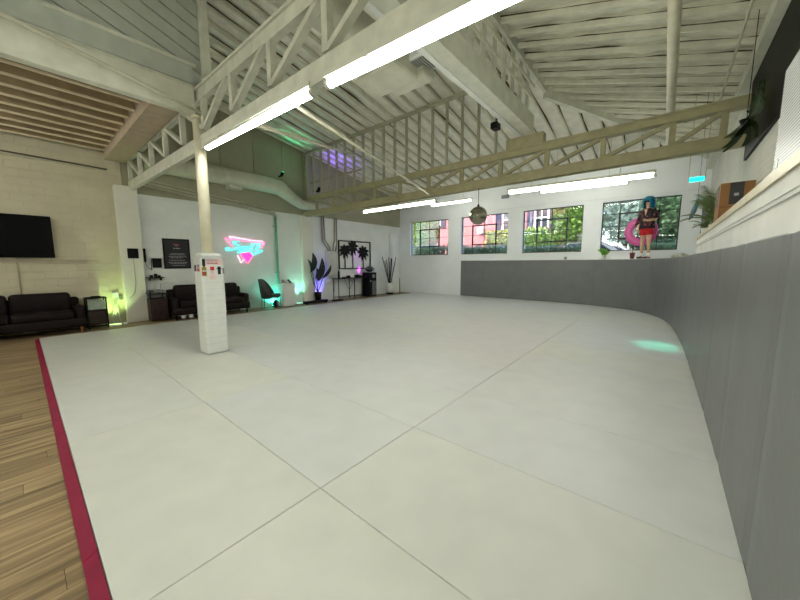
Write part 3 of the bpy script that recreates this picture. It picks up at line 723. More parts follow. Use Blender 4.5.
for z, a, b in ((2.13,3.28,3.68),(2.09,3.24,3.70),(2.03,3.22,3.72),(1.99,3.27,3.6),(1.91,3.22,3.66),(1.84,3.20,3.74),(1.80,3.24,3.7),(1.74,3.3,3.66)): words(z, .018, K_t, a, b, r2)
words(2.30, .03, K_t, 3.36, 3.56, r2)
MB().prism([(3.34,2.47),(3.56,2.45),(3.46,2.36)], 'x', XL+.019, XL+.0195).build('print', K_p, po_, world=True)

# ------------------------------------------------------------------ neon sign
ne = thing('neon_sign', 'pink and cyan neon sign of script letters over a triangle', 'neon sign', (XL, 5.75, 1.81))
N_p = mat('neon_pink', (1,.25,.55), .4, var=0, emit=3, ecol=(1,.30,.62)); N_c = mat('neon_cyan', (.1,.95,.95), .4, var=0, emit=3, ecol=(.12,.95,.95)); N_w = mat('neon_white', (1,.85,.95), .4, var=0, emit=2.5)
def nz(u, v): return (XL+.06, 4.99+(u-40)*.00221, 1.81+(545-v+(u-405)*.05)*.0022)
def neon(pts, m, nm, r=.008): MB().tube([nz(u, v) for u, v in pts], r, 6).build(nm, m, ne, world=True)
neon([(60,110),(160,250)], N_p, 'triangle_tube'); neon([(40,105),(740,180)], N_p, 'triangle_tube'); neon([(740,180),(660,290)], N_p, 'triangle_tube')
neon([(505,415),(400,545),(285,380)], N_p, 'triangle_tube')
neon([(135,110),(115,75),(480,140),(700,160),(690,215)], N_w, 'outline_tube', .008); neon([(235,395),(275,525),(350,475)], N_w, 'outline_tube', .008)
neon([(275,160),(175,165),(170,195),(260,222),(275,255),(220,290),(60,312),(40,285),(60,265),(110,268)], N_c, 'letter_s')
neon([(300,250),(270,345)], N_c, 'letter_p'); neon([(297,262),(335,252),(335,290),(285,305)], N_c, 'letter_p')
neon([(395,260),(355,262),(345,300),(385,305),(400,255),(400,310)], N_c, 'letter_a')
neon([(425,255),(420,310)], N_c, 'letter_r'); neon([(424,278),(440,260),(465,258)], N_c, 'letter_r')
neon([(500,215),(480,300),(505,312)], N_c, 'letter_t'); neon([(460,250),(520,245)], N_c, 'letter_t')
neon([(490,210),(650,195),(545,320),(670,325),(680,345)], N_c, 'letter_z'); neon([(570,262),(640,262)], N_c, 'letter_z')
neon([(235,350),(470,330),(500,400),(590,370),(680,330)], N_c, 'underline')
MB().prism([(nz(300,365)[1],nz(300,365)[2]),(nz(440,350)[1],nz(440,350)[2]),(nz(495,410)[1],nz(495,410)[2]),(nz(400,525)[1],nz(400,525)[2])], 'x', XL+.03, XL+.045).build('pink_panel', mat('neon_panel',(.9,.25,.65),.4,var=0,emit=1.3,ecol=(.95,.25,.65)), ne, world=True)
for u, v in ((120,110),(660,190),(400,500)): p = nz(u, v); MB().tube([(XL+.002,p[1],p[2]),(XL+.06,p[1],p[2])], .01, 6).build('standoff', M_chrome, ne, world=True)

# ------------------------------------------------------------------ grey chair, white cabinet
ch = thing('accent_chair', 'dark grey upholstered side chair with slim metal legs', 'chair', (XL+.62, 6.36, 0), math.radians(52)); ch.scale = (1.14, 1.14, 1.06)
def loft(rings, n=16):
    mb = MB()
    for (cx, cy, z, rx, ry) in rings:
        for j in range(n):
            t = 2*PI*j/n; c, s_ = math.cos(t), math.sin(t)
            mb.v.append(Vector((cx+rx*math.copysign(abs(c)**.7, c), cy+ry*math.copysign(abs(s_)**.7, s_), z)))
    for i in range(len(rings)-1):
        for j in range(n): mb.f.append((i*n+j, i*n+(j+1)%n, (i+1)*n+(j+1)%n, (i+1)*n+j))
    mb.f.append(tuple(reversed(range(n)))); mb.f.append(tuple((len(rings)-1)*n+j for j in range(n)))
    return mb
MB().rbox(-.26, .30, -.27, .27, .42, .56, .05, 3).build('seat', M_dgrey, ch, True)
bk = MB(); nn_ = 12
for layer, off in ((0, 0), (1, .05)):
    for i in range(nn_+1):
        a = -PI*.62 + PI*1.24*i/nn_; rx = .30-off; ry = .29-off
        px, py = -rx*math.cos(a)*.95, ry*math.sin(a)*1.02
        top = 1.12 if abs(a) < .9 else 1.12-(abs(a)-.9)/(PI*.62-.9)*.50
        bk.v += [Vector((px-.02, py, .40)), Vector((px-(.10 if abs(a) < 1.0 else .04), py*1.04, top))]
q = 2*(nn_+1)
for i in range(nn_):
    bk.f.append((2*i,2*i+2,2*i+3,2*i+1)); bk.f.append((q+2*i,q+2*i+1,q+2*i+3,q+2*i+2)); bk.f.append((2*i+1,2*i+3,q+2*i+3,q+2*i+1)); bk.f.append((2*i,q+2*i,q+2*i+2,2*i+2))
bk.f.append((0,1,q+1,q)); bk.f.append((2*nn_,q+2*nn_,q+2*nn_+1,2*nn_+1))
bk.build('backrest', M_dgrey, ch, True)
for ex, ey in ((-.24,-.23),(-.24,.23),(.27,-.24),(.27,.24)): MB().tube([(ex,ey,.43),(ex*1.1,ey*1.1,0)], .013, 8).build('leg', M_chrome, ch)
c = thing('white_cabinet', 'plain white two-door cabinet beside the green pipe', 'cabinet', (XL+.42, 7.17, 0))
MB().rbox(-.24, .22, -.29, .27, .02, .93, .008, 1).build('body', M_white, c)
for z in (.04, .49): box(.22, .238, -.28, .26, z, z+.43).build('door', M_white, c)
MB().rbox(-.25, .25, -.30, .28, .93, .95, .005, 1).build('top_board', M_white, c)
for k in range(3):
    s_ = thing('ornament_shoe', ['dark shoe on the white cabinet, toe towards the pilaster', 'pale shoe on the white cabinet, in the middle', 'grey shoe on the white cabinet, nearest the pipe'][k], 'shoe', (XL+.46, 7.33-.13*k, .951), .4)
    mm = [M_dgrey, M_tape, K_gry][k]
    MB().rbox(-.13, .13, -.045, .045, 0, .03, .012, 2).build('sole', M_white, s_)
    loft([(0,0,.02,.12,.042),(-.02,0,.07,.10,.04),(-.06,0,.12,.055,.036),(-.07,0,.17,.045,.034)], 12).build('upper', mm, s_, True)
fan = thing('floor_fan', 'small round floor fan under the grey chair', 'fan', (XL+.50, 6.62, 0))
MB().tube([(.0,-.02,.17),(.0,.04,.17)], .15, 18).build('housing', M_dgrey, fan); MB().tube([(0,-.03,.17),(0,-.021,.17)], .05, 10).build('hub', M_tape, fan)
box(-.08,.08,-.05,.06,0,.03).build('foot', M_black, fan)
MB().tube([(0.02,0,.17),(.05,0,.17)], .13, 18).build('grille', M_black, fan)

# ------------------------------------------------------------------ tall plant, electrical box, console
pl = thing('potted_plant', 'tall broad-leaved plant in a dark pot before the fuse box', 'plant', (XL+.30, 8.85, 0))
MB().lathe([(.13,.0),(.17,.36),(.15,.36),(.14,.31)], 16, (0,0,.10)).build('pot', M_blackp, pl, True)
box(-.2,.2,-.2,.2,.06,.1).build('stand', M_black, pl)
def leaf(base, tip, w, bend=.15, m=M_leaf, n=6):
    base = Vector(base); tip = Vector(tip); d = tip-base; side = d.cross(Vector((1,0,.15))).normalized()
    if side.length < .1: side = Vector((0,1,0))
    up = side.cross(d).normalized(); mb = MB()
    for i in range(n+1):
        t = i/n; c = base + d*t + up*bend*math.sin(PI*t)
        ww = w*math.sin(PI*min(1, .08+t*.92))**.75*(1-.25*t)
        mb.v += [c-side*ww+up*.02, c-up*.015, c+side*ww+up*.02]
    for i in range(n):
        for j in range(2): mb.f.append((3*i+j, 3*i+j+1, 3*i+3+j+1, 3*i+3+j))
    return mb
for (b_, t__, w_) in (((.0,-.28,1.45),(.0,-.22,2.28),.17),((0,.02,1.0),(.06,.24,2.05),.20),((0,-.36,1.38),(.05,-.52,1.98),.10),((0,.3,1.12),(.1,.72,1.72),.10),((.05,-.12,1.1),(.15,-.16,1.62),.15)):
    lf = leaf(b_, t__, w_).build('leaf', M_leaf, pl, True)
    MB().tube([(0,0,.42), ((b_[0])*.6, b_[1]*.6, .85), b_], .016, 6).build('stem', M_leaf, pl)
eb = thing('fuse_box', 'pale grey electrical box with two conduits rising to the truss', 'electrical box', (XL, 9.87, 1.14))
MB().rbox(XL+.003, XL+.16, 9.53, 10.18, 1.14, 2.38, .01, 1).build('cabinet', mat('fuse_grey',(.80,.80,.77),.5), eb, world=True)
box(XL+.16, XL+.172, 9.57, 10.14, 1.18, 2.34).build('door', mat('fuse_grey',(.80,.80,.77),.5), eb, world=True)
K_con = mat('galv', (.62,.60,.52), .45, var=.08)
for pts in ([(9.66,2.38),(9.62,2.55),(9.38,2.85),(9.33,4.0)],[(9.8,2.38),(9.78,2.55),(9.5,2.9),(9.46,4.0)],[(9.95,2.38),(10.0,2.7),(10.08,2.95),(10.1,4.0)],[(10.12,2.38),(10.2,2.7),(10.22,4.0)]):
    MB().tube([(XL+.08, y, z) for y, z in pts], .035, 8).build('conduit', K_con, eb, True, world=True)
fb = thing('light_bar', 'long low black bar on the floor below the tall plant', 'stage light', (XL+.62, 8.5, .0))
MB().rbox(-.09,.09,-.62,.62,.03,.13,.02,2).build('body', M_blackp, fb); 
for y in (-.5,.5): box(-.1,.1,y-.03,y+.03,0,.04).build('foot', M_black, fb)
fb = thing('pedal_board', 'flat black power strip on the floor beside the console table', 'power strip', (XL+.66, 9.7, 0))
MB().rbox(-.08,.08,-.3,.3,.0,.06,.015,2).build('body', M_blackp, fb)
MB().tube([(0,-.2,.06),(-.1,-.15,.3),(-.25,.05,.6),(-.3,.1,.9)], .008, 6).build('cord', M_black, fb)
ct = thing('console_table', 'slim black metal console table below the palm wall art', 'table', (XL+.3, 10.9, 0))
for y in (-.98, .05, .95):
    for x in (-.2, .2): box(x-.015, x+.015, y-.015, y+.015, 0, 1.03).build('leg', M_black, ct)
box(-.23, .23, -1.02, .99, 1.03, 1.06).build('table_top', M_black, ct)
box(-.2, -.17, -.98, .95, .1, .13).build('rail', M_black, ct); box(.17, .2, -.98, .95, .1, .13).build('rail', M_black, ct)
MB().tube([(-.18,-.3,1.02),(-.1,-.15,.55),(-.12,.0,.45),(-.18,.35,.9)], .008, 6).build('cable', M_black, ct)
tag(MB().lathe([(.05,0),(.05,.30),(.03,.36),(.03,.42)], 12).build('bottle', M_blackp, None, True), 'tall black bottle on the end of the console table', 'bottle').location = (XL+.38, 10.05, 1.061)
for k, (y, h, w_, lab) in enumerate(((10.45,.05,.11,'low dark tray on the console table'),(10.7,.12,.07,'small dark bowl on the console table beside the tray'),(10.95,.08,.12,'white box on the console table'),(11.3,.14,.13,'black camera case on the console table'),(11.55,.1,.09,'small black case on the console table beside the camera case'))):
    tag(MB().rbox(-.09, .09, -w_, w_, 0, h, .025, 2).build('table_item', M_white if k == 2 else M_blackp), lab, 'box').location = (XL+.32, y, 1.062)
bc = thing('black_cabinet', 'tall black cabinet with pale front panel beside the console table', 'cabinet', (XL+.33, 12.13, 0))
MB().rbox(-.27,.25,-.21,.36,0,1.3,.015,1).build('body', M_blackp, bc)
box(.25,.262,.02,.31,.08,.85).build('front_panel', mat('mesh_grey',(.42,.42,.43),.5), bc)
MB().tube([(.25,.12,1.1),(.275,.12,1.1)], .1, 16).build('dial', K_gry, bc); MB().tube([(.25,-.1,.85),(.27,-.1,.85)], .05, 12).build('dial', K_gry, bc)
he = thing('helmet', 'dark rounded helmet lying on the tall black cabinet', 'helmet', (XL+.33, 12.22, 1.37))
MB().ball((0,0,.11), .2, .26, .16).build('shell', mat('helmet_grey',(.22,.22,.24),.25), he, True); MB().ball((.06,.1,.10), .16, .16, .09).build('visor', mat('visor_grey',(.55,.56,.58),.15), he, True)
MB().tube([(-.1,-.1,.01),(.1,-.1,.01)], .02, 6).build('strap', M_black, he)

# palm tree wall art
pa = thing('palm_wall_art', 'black metal wall art of three palm trees in a frame', 'wall art', (XL, 11.45, 1.5))
y0, y1, z0, z1 = 10.33, 12.58, 1.50, 2.95
for a in ((y0, y1, z0, z0+.05), (y0, y1, z1-.05, z1), (y0, y0+.06, z0, z1), (y1-.05, y1, z0, z1)): box(XL+.02, XL+.07, *a).build('frame_bar', M_black, pa, world=True)
for (cy_, cz_, rr) in ((10.75,2.44,.42),(11.28,2.62,.46),(12.03,2.38,.46)):
    box(XL+.03, XL+.05, cy_-.025, cy_+.025, z0+.03, cz_).build('trunk', M_black, pa, world=True)
    for k in range(9):
        an = PI*2*k/9 + .3; tip = (XL+.045, cy_+rr*math.cos(an), cz_+rr*.95*math.sin(an)-.06)
        d = Vector((0, tip[1]-cy_, tip[2]-cz_)); sd = Vector((0,-d.z,d.y)).normalized(); c0 = Vector((XL+.04,cy_,cz_)); mid = c0+d*.55+Vector((0,0,.05))
        f = MB(); w_ = .085
        vs = [c0, mid+sd*w_, Vector(tip), mid-sd*w_]
        f.add([v+Vector((-.006,0,0)) for v in vs]+[v+Vector((.006,0,0)) for v in vs], [(0,1,2,3),(7,6,5,4),(0,4,5,1),(1,5,6,2),(2,6,7,3),(3,7,4,0)]).build('frond', M_black, pa, world=True)

# stick vase
vs_ = thing('stick_vase', 'white vase of tall dark sticks beside the corner column', 'vase', (XL+.42, 13.75, 0))
MB().lathe([(.2,0),(.2,.1)], 16).build('base', M_black, vs_)
MB().lathe([(.17,.1),(.21,.3),(.21,.55),(.16,.66),(.13,.64)], 18).build('vase', M_white, vs_, True)
for k in range(9):
    a = -1+2*k/8; MB().tube([(.02*math.sin(k*2),.08*a,.6),(.06*math.sin(k*3),.62*a*abs(a)**.3,2.0+.15*math.cos(k*2.3))], [.016,.022], 6).build('stick', M_blackp, vs_)
tag(MB().tube([(XL+.25,14.85,.0),(XL+.25,14.85,.9)], [.02,.012], 8).build('broom_handle', M_blackp), 'thin dark stick standing in the room corner', 'stick')
# ------------------------------------------------------------------ things on the right-hand ledge
CZ = 2.336
sp = thing('loudspeaker', 'white loudspeaker with perforated grille standing on the ledge cap', 'loudspeaker', (.68, 2.98, CZ))
M_spk = mat('speaker_white', (.80,.81,.80), .45, var=.03)
def perfmat():
    m = mat('speaker_grille', (.72,.73,.73), .45, var=0)
    n = m.node_tree.nodes; l = m.node_tree.links
    tc = n.new('ShaderNodeTexCoord'); mp = n.new('ShaderNodeMapping'); mp.inputs['Scale'].default_value = (48,48,48); l.new(tc.outputs['Object'], mp.inputs[0])
    vo = n.new('ShaderNodeTexVoronoi'); vo.inputs['Randomness'].default_value = 0; vo.inputs['Scale'].default_value = 1; l.new(mp.outputs[0], vo.inputs['Vector'])
    r = n.new('ShaderNodeValToRGB'); r.color_ramp.elements[0].position = .38; r.color_ramp.elements[1].position = .46
    r.color_ramp.elements[0].color = (.16,.16,.16,1); r.color_ramp.elements[1].color = (*lin((.80,.81,.81)),1)
    l.new(vo.outputs['Distance'], r.inputs[0]); l.new(r.outputs[0], n['Principled BSDF'].inputs['Base Color']); return m
SPH = .72
MB().prism([(-.16,-.30),(-.16,.30),(.2,.22),(.2,-.22)], 'z', .0, SPH).build('cabinet', M_spk, sp)
MB().rbox(-.185, -.161, -.29, .29, .05, SPH-.03, .01, 1).build('grille', perfmat(), sp)
box(-.188, -.185, .17, .21, .07, .12).build('badge', M_white, sp)
box(-.16,.1,-.2,.2,-.0,.006).build('foot', M_blackp, sp)
# dark glass panel
M_dark = mat('dark_glass', (.06,.075,.05), .4, var=.5, scale=3, spec=.05)
mr = thing('dark_window_panel', 'dark reflective glass panel high on the right brick wall', 'window panel', (XR, 6.2, 3.5))
box(XR-.035, XR-.012, 4.0, 8.4, 3.62, 4.88).build('glass', M_dark, mr, world=True)
MB().box(XR-.04, XR-.002, 8.4, 8.43, 3.6, 4.9).box(XR-.04, XR-.002, 4.0, 8.43, 3.59, 3.62).box(XR-.04, XR-.002, 4.0, 8.43, 4.88, 4.9).build('frame', M_black, mr, world=True)
# cardboard box
cb = thing('cardboard_box', 'brown cardboard box with black printed patch on the ledge cap', 'box', (.73, 7.3, CZ))
MB().box(-.18,.18,-.3,.3,.0,.66).build('carton', M_card, cb)
box(-.08,.07,-.304,-.3005,.34,.655).build('printed_patch', K_blk, cb); box(-.03,.02,-.3065,-.3045,.46,.50).build('print', K_t, cb)
box(-.18,.18,-.303,-.3005,.30,.308).build('seam', mat('card_dark',(.36,.25,.14),.8), cb); box(-.02,.08,-.304,-.3005,.20,.27).build('printed_patch', K_blk, cb)
box(-.184,-.1805,-.12,.12,.34,.655).build('printed_patch', K_blk, cb)
# palm plants on the ledge
M_palm = mat('palm_green', (.36,.44,.20), .5, var=.25)
def palm(label, loc, n, length, seed, pot=True, group=None, arch=1.0):
    r_ = random.Random(seed); p = thing('palm_plant', label, 'plant', loc, 0, group)
    if pot: MB().lathe([(.07,0),(.10,.16),(.085,.16),(.08,.13)], 14).build('pot', M_white, p, True)
    for k in range(n):
        an = 2*PI*k/n + r_.uniform(-.3,.3); el = r_.uniform(.75,1.4); ln = length*r_.uniform(.75,1.1)
        pts = []; q = Vector((0,0,.15)); d = Vector((math.cos(an)*math.cos(el), math.sin(an)*math.cos(el), math.sin(el)))
        for i in range(8):
            pts.append(q.copy()); q += d*ln/7; q.x = min(q.x, .24); d.z -= .22*arch; d.normalize()
        fr = MB().tube(pts, [.008*(1-.1*i) for i in range(8)], 5).build('stem', M_palm, p)
        lf = MB()
        for i in range(1, 8):
            for f_ in (0, .33, .66):
                if i == 7 and f_ > 0: continue
                c0 = pts[i].lerp(pts[min(i+1,7)], f_); dr_ = (pts[i]-pts[i-1]).normalized(); sd = dr_.cross(Vector((0,0,1))).normalized()
                for e in (-1,1):
                    ll = .34*length*(1-abs(i+f_-3.5)/5); tip = c0 + (sd*e*.8+dr_*.75+Vector((0,0,-.25))).normalized()*ll; tip.x = min(tip.x, .27)
                    w_ = dr_*.011
                    lf.add([c0-w_, c0+w_, tip], [(0,1,2)])
        lf.build('leaflet', M_palm, fr)
    return p
palm('feathery green palm in a white pot beside the cardboard box', (.64, 8.3, CZ), 18, .78, 5)
palm('feathery green palm leaning over the end of the ledge cap', (.58, 9.1, CZ), 8, .36, 9)
hp = thing('hanging_plant', 'dark broad-leaved plant hanging before the dark glass panel', 'plant', (.74, 7.0, 3.75))
MB().lathe([(.04,0),(.08,.12),(.07,.12),(.06,.1)], 12).build('pot', M_blackp, hp, True)
MB().tube([(0,0,.1),(0,0,1.6)], .005, 5).build('string', M_black, hp)
M_dl = mat('deep_leaf', (.14,.21,.07), .5, var=.3, spec=.2); r3 = random.Random(21)
for k in range(18):
    an = r3.uniform(0, 2*PI); el = r3.uniform(-.9, 1.3); ln = r3.uniform(.25,.55)
    tip = (max(-.18, min(.06, .25*math.cos(an))), ln*1.3*math.cos(el)*(1 if k % 2 else -1), .1+ln*math.sin(el))
    leaf((0,0,.1), tip, .06, .04, M_dl, 5).build('leaf', M_dl, hp)
# upright board, bird ornament, cyan lamp
tag(MB().rbox(.51,.60,9.6,9.75,1.931,3.2,.01,1).build('upright_plank', mat('plank_grey',(.47,.49,.50),.6)), 'grey upright plank at the end of the ledge cap', 'plank')
bi = thing('hanging_bird', 'blue-grey bird ornament hanging over the end of the half wall', 'ornament', (.40, 9.85, 2.98))
M_bird = mat('bird_blue', (.30,.40,.44), .5, var=.2, scale=20); 
bi.scale = (.85,.85,.85); b1 = loft([(-.10,0,-.27,.012,.008),(-.06,0,-.12,.035,.03),(-.02,0,.0,.06,.05),(.015,0,.12,.055,.05),(.03,0,.18,.04,.035),(.035,0,.23,.045,.04),(.03,0,.28,.025,.025)], 12).build('body', M_bird, bi, True)
for e in (-1,1): loft([(-.05,e*.05,-.2,.015,.006),(-.02,e*.06,-.05,.05,.012),(.01,e*.055,.1,.04,.012),(.02,e*.05,.15,.01,.008)], 8).build('wing', M_bird, bi, True)
MB().tube([(.06,0,.235),(.1,0,.22),(.1,0,.2)], [.018,.01,.004], 6).build('beak', M_black, bi)
MB().tube([(.03,0,.28),(.03,0,3.05)], .004, 5).build('string', M_black, bi)
cy_ = thing('stage_lamp', 'rectangular lamp glowing cyan hung above the ledge end', 'stage light', (.38, 10.0, 3.64))
MB().rbox(-.14,.14,-.08,.08,.0,.06,.015,2).build('body', mat('lamp_teal',(.2,.55,.52),.5), cy_)
box(-.12,.12,-.065,.065,-.012,.0).build('lens', mat('lamp_cyan',(.1,.95,.92),.4,var=0,emit=4,ecol=(.05,.95,.9)), cy_)
box(-.12,.12,-.086,-.081,.005,.055).build('front_lens', mat('lamp_cyan',(.1,.95,.92),.4), cy_)
for e in (-1,1): MB().tube([(e*.14,0,.06),(e*.14,0,1.86)], .01, 6).build('hanger', M_pipe, cy_)
L_ = bpy.data.lights.new('cyan', 'SPOT'); L_.energy = 420; L_.color = (.03,1,.66); L_.spot_size = math.radians(19); L_.spot_blend = 1.0; L_.shadow_soft_size = .05
o = bpy.data.objects.new('cyan_lamp', L_); COL.objects.link(o); o.parent = cy_; o.location = (0,0,-.03)
o.rotation_euler = (Vector((.02, 8.55, 0.05)) - Vector((.38,10,3.61))).to_track_quat('-Z','Y').to_euler()
pu = thing('roof_spot', 'small black spotlight on the stud partition glowing violet', 'stage light', (-12.0, 8.75, 4.95))
MB().tube([(0,0,0),(0,.08,.16)], .07, 12).build('body', M_blackp, pu); box(-.03,.03,-.25,.0,-.05,.0).build('bracket', M_black, pu)
MB().tube([(0,.081,.162),(0,.084,.168)], .06, 12).build('lens', mat('lamp_violet',(.4,.3,1),.4,var=0,emit=5), pu)
L_ = bpy.data.lights.new('violet', 'SPOT'); L_.energy = 160; L_.color = (.22,.10,1); L_.spot_size = math.radians(65); L_.spot_blend = .7
o = bpy.data.objects.new('violet_lamp', L_); COL.objects.link(o); o.parent = pu; o.location = (0,.1,.2); o.rotation_euler = Vector((.35,.8,1.2)).to_track_quat('-Z','Y').to_euler()

pu = thing('roof_spot', 'small black spotlight high on the left wall glowing teal', 'stage light', (XL+.2, 7.3, 5.4))
MB().tube([(0,0,0),(.08,.05,.14)], .06, 12).build('body', M_blackp, pu); box(-.2,.0,-.03,.03,-.03,.02).build('bracket', M_black, pu)
MB().tube([(.081,.051,.142),(.084,.053,.147)], .05, 12).build('lens', mat('lamp_teal_lens',(.2,1,.7),.4,var=0,emit=4), pu)
L_ = bpy.data.lights.new('teal', 'SPOT'); L_.energy = 70; L_.color = (.10,1,.45); L_.spot_size = math.radians(60); L_.spot_blend = .8
o = bpy.data.objects.new('teal_lamp', L_); COL.objects.link(o); o.parent = pu; o.location = (.1,.06,.18); o.rotation_euler = Vector((.5,.2,1.0)).to_track_quat('-Z','Y').to_euler()

# ------------------------------------------------------------------ mannequin on the ledge
LZ0 = 1.931
def skin(name, pts, edges, radii, root, m, parent, lv=2):
    me = bpy.data.meshes.new(name); me.from_pydata(pts, edges, []); o = bpy.data.objects.new(name+'_tmp', me); COL.objects.link(o)
    sm = o.modifiers.new('s', 'SKIN'); sb = o.modifiers.new('d', 'SUBSURF'); sb.levels = lv; sb.render_levels = lv
    for i, v in enumerate(me.skin_vertices[0].data): v.radius = radii[i] if isinstance(radii[i], tuple) else (radii[i], radii[i]); v.use_root = (i == root)
    dg = bpy.context.evaluated_depsgraph_get(); dg.update()
    nm = bpy.data.meshes.new_from_object(o.evaluated_get(dg)); bpy.data.objects.remove(o)
    nm.materials.clear(); nm.materials.append(m)
    for p in nm.polygons: p.use_smooth = True
    r_ = bpy.data.objects.new(name, nm); COL.objects.link(r_); r_.parent = parent; return r_
ma = thing('mannequin', 'standing mannequin in blue wig, dark floral shirt and red shorts', 'mannequin', (-.64, 14.52, LZ0), math.radians(-25))
ma.scale = (1.06, 1.1, 1.2)
M_skin = mat('mannequin_skin', (.80,.64,.52), .5, var=.03)
# local frame: faces -Y, x to the viewer's right
B = [(0,0,.93),(0,.0,1.10),(0,.01,1.28),(0,.015,1.42),(0,.01,1.50),(0,-.005,1.58),(0,-.015,1.68),
     (-.09,0,.88),(-.10,-.02,.50),(-.10,.01,.10),(-.10,-.01,.05),(-.11,-.14,.03),
     (.09,0,.88),(.10,-.02,.50),(.11,.01,.10),(.11,-.01,.05),(.14,-.14,.03),
     (-.17,.01,1.40),(-.25,.02,1.14),(-.22,-.10,.92),(-.20,-.15,.84),
     (.17,.01,1.40),(.25,.03,1.15),(.12,-.19,1.10),(.05,-.21,1.13)]
Ed = [(0,1),(1,2),(2,3),(3,4),(4,5),(5,6),(0,7),(7,8),(8,9),(9,10),(10,11),(0,12),(12,13),(13,14),(14,15),(15,16),(3,17),(17,18),(18,19),(19,20),(3,21),(21,22),(22,23),(23,24)]
Rd = [(.14,.10),(.12,.085),(.14,.095),(.12,.08),.05,.085,.085, .09,.058,.04,.042,.03, .09,.058,.04,.042,.03, .055,.043,.032,.03, .055,.043,.032,.03]
skin('body', B, Ed, Rd, 0, M_skin, ma)
for (hx, hy, hz, dx, dz) in ((-.20,-.15,.84,0,-1),(.05,-.21,1.13,-1,0)):
    for k in range(5):
        o_ = (k-2)*.014; th = k == 0; ln = (.045,.07,.078,.072,.055)[k]
        if dz: pts = [(hx+(0 if th else 0)+.0, hy+o_, hz),(hx+(.02 if th else 0), hy+o_*(1.6 if th else 1)-.01, hz-ln*.6),(hx+(.015), hy+o_*(1.8 if th else 1), hz-ln)]
        else: pts = [(hx, hy-.005, hz+o_),(hx-ln*.6, hy-.015, hz+o_*(1.6 if th else 1)),(hx-ln, hy, hz+o_*(2 if th else 1))]
        MB().tube(pts, [.009,.0085,.007], 6).build('finger', M_skin, ma, True)
# face
MB().ball((0,-.095,1.635), .014, .02, .02, 8, 6).build('nose', M_skin, ma, True)
box(-.028,.028,-.096,-.088,1.585,1.598).build('mouth', mat('lip_red',(.7,.25,.28),.5), ma)
gl = MB().rbox(-.07,-.006,-.106,-.09,1.645,1.69,.012,2).rbox(.006,.07,-.106,-.09,1.645,1.69,.012,2).box(-.08,.08,-.10,-.096,1.68,1.686).build('sunglasses', M_blackp, ma)
M_wig = mat('wig_blue', (.05,.45,.58), .45, var=.3, scale=25, stretch=(3,3,.4))
hm = MB(); n = 20
prof = [(.0,1.83),(.07,1.825),(.125,1.79),(.155,1.73),(.17,1.66),(.175,1.58),(.17,1.51),(.15,1.48),(.12,1.48)]
for (r_, z) in prof:
    for j in range(n):
        t = -PI/2 + .55 + (2*PI-1.10)*j/(n-1)
        if z > 1.70: t = 2*PI*j/(n-1) - PI/2
        wv = 1+.05*math.sin(j*2.6+z*20); hm.v.append(Vector((r_*wv*math.cos(t), r_*wv*math.sin(t)*.95+.01, z)))
for i in range(len(prof)-1):
    for j in range(n-1): hm.f.append((i*n+j, i*n+j+1, (i+1)*n+j+1, (i+1)*n+j))
hm.build('wig', M_wig, ma, True)
loft([(0,-.09,1.69,.12,.045),(0,-.085,1.74,.13,.06),(0,-.06,1.79,.10,.06)], 14).build('fringe', M_wig, ma, True)
def floral():
    m = mat('floral_shirt', (.06,.03,.05), .7, var=0); n = m.node_tree.nodes; l = m.node_tree.links
    tc = n.new('ShaderNodeTexCoord'); vo = n.new('ShaderNodeTexVoronoi'); vo.inputs['Scale'].default_value = 13; l.new(tc.outputs['Object'], vo.inputs['Vector'])
    r = n.new('ShaderNodeValToRGB'); cr2 = r.color_ramp; cr2.elements[0].position = .0; cr2.elements[0].color = (*lin((.62,.48,.38)),1); cr2.elements[1].position = .62; cr2.elements[1].color = (*lin((.08,.05,.07)),1)
    e = cr2.elements.new(.28); e.color = (*lin((.50,.12,.22)),1); e = cr2.elements.new(.42); e.color = (*lin((.10,.06,.08)),1)
    l.new(vo.outputs['Distance'], r.inputs[0]); l.new(r.outputs[0], n['Principled BSDF'].inputs['Base Color']); return m
M_flo = floral()
loft([(0,0,.88,.225,.155),(0,0,1.0,.215,.15),(0,.0,1.18,.19,.135),(0,.01,1.34,.195,.125),(0,.012,1.43,.17,.10),(0,.01,1.475,.08,.07)], 20).build('shirt', M_flo, ma, True)
MB().tube([(-.15,.01,1.42),(-.20,.015,1.28),(-.26,.02,1.10),(-.27,.01,1.0)], [.075,.085,.095,.10], 12).build('sleeve', M_flo, ma, True)
MB().tube([(.15,.01,1.42),(.20,.015,1.30),(.24,.025,1.17)], [.075,.08,.085], 12).build('sleeve', M_flo, ma, True)
MB().prism([(-.04,1.45),(.04,1.45),(.0,1.25)], 'y', -.138, -.10).build('shirt_opening', M_skin, ma)
M_shr = mat('shorts_red', (.78,.06,.13), .6, var=.08)
loft([(0,0,.80,.20,.14),(0,0,.93,.185,.13),(0,0,1.0,.16,.12)], 18).build('shorts', M_shr, ma, True)
for e in (-1,1): MB().tube([(e*.095,0,.86),(e*.105,0,.70)], [.105,.115], 14).build('shorts_leg', M_shr, ma, True)
for sx in (-1,1):
    sx_ = sx*.105; yw = 0
    MB().tube([(sx_,.01,.17),(sx_,.01,.05)], .048, 10).build('sock', M_white, ma, True)
    MB().rbox(sx_-.05, sx_+.05, -.20, .07, -.0, .06, .025, 2).build('shoe', mat('shoe_brown',(.27,.20,.17),.5), ma, True)
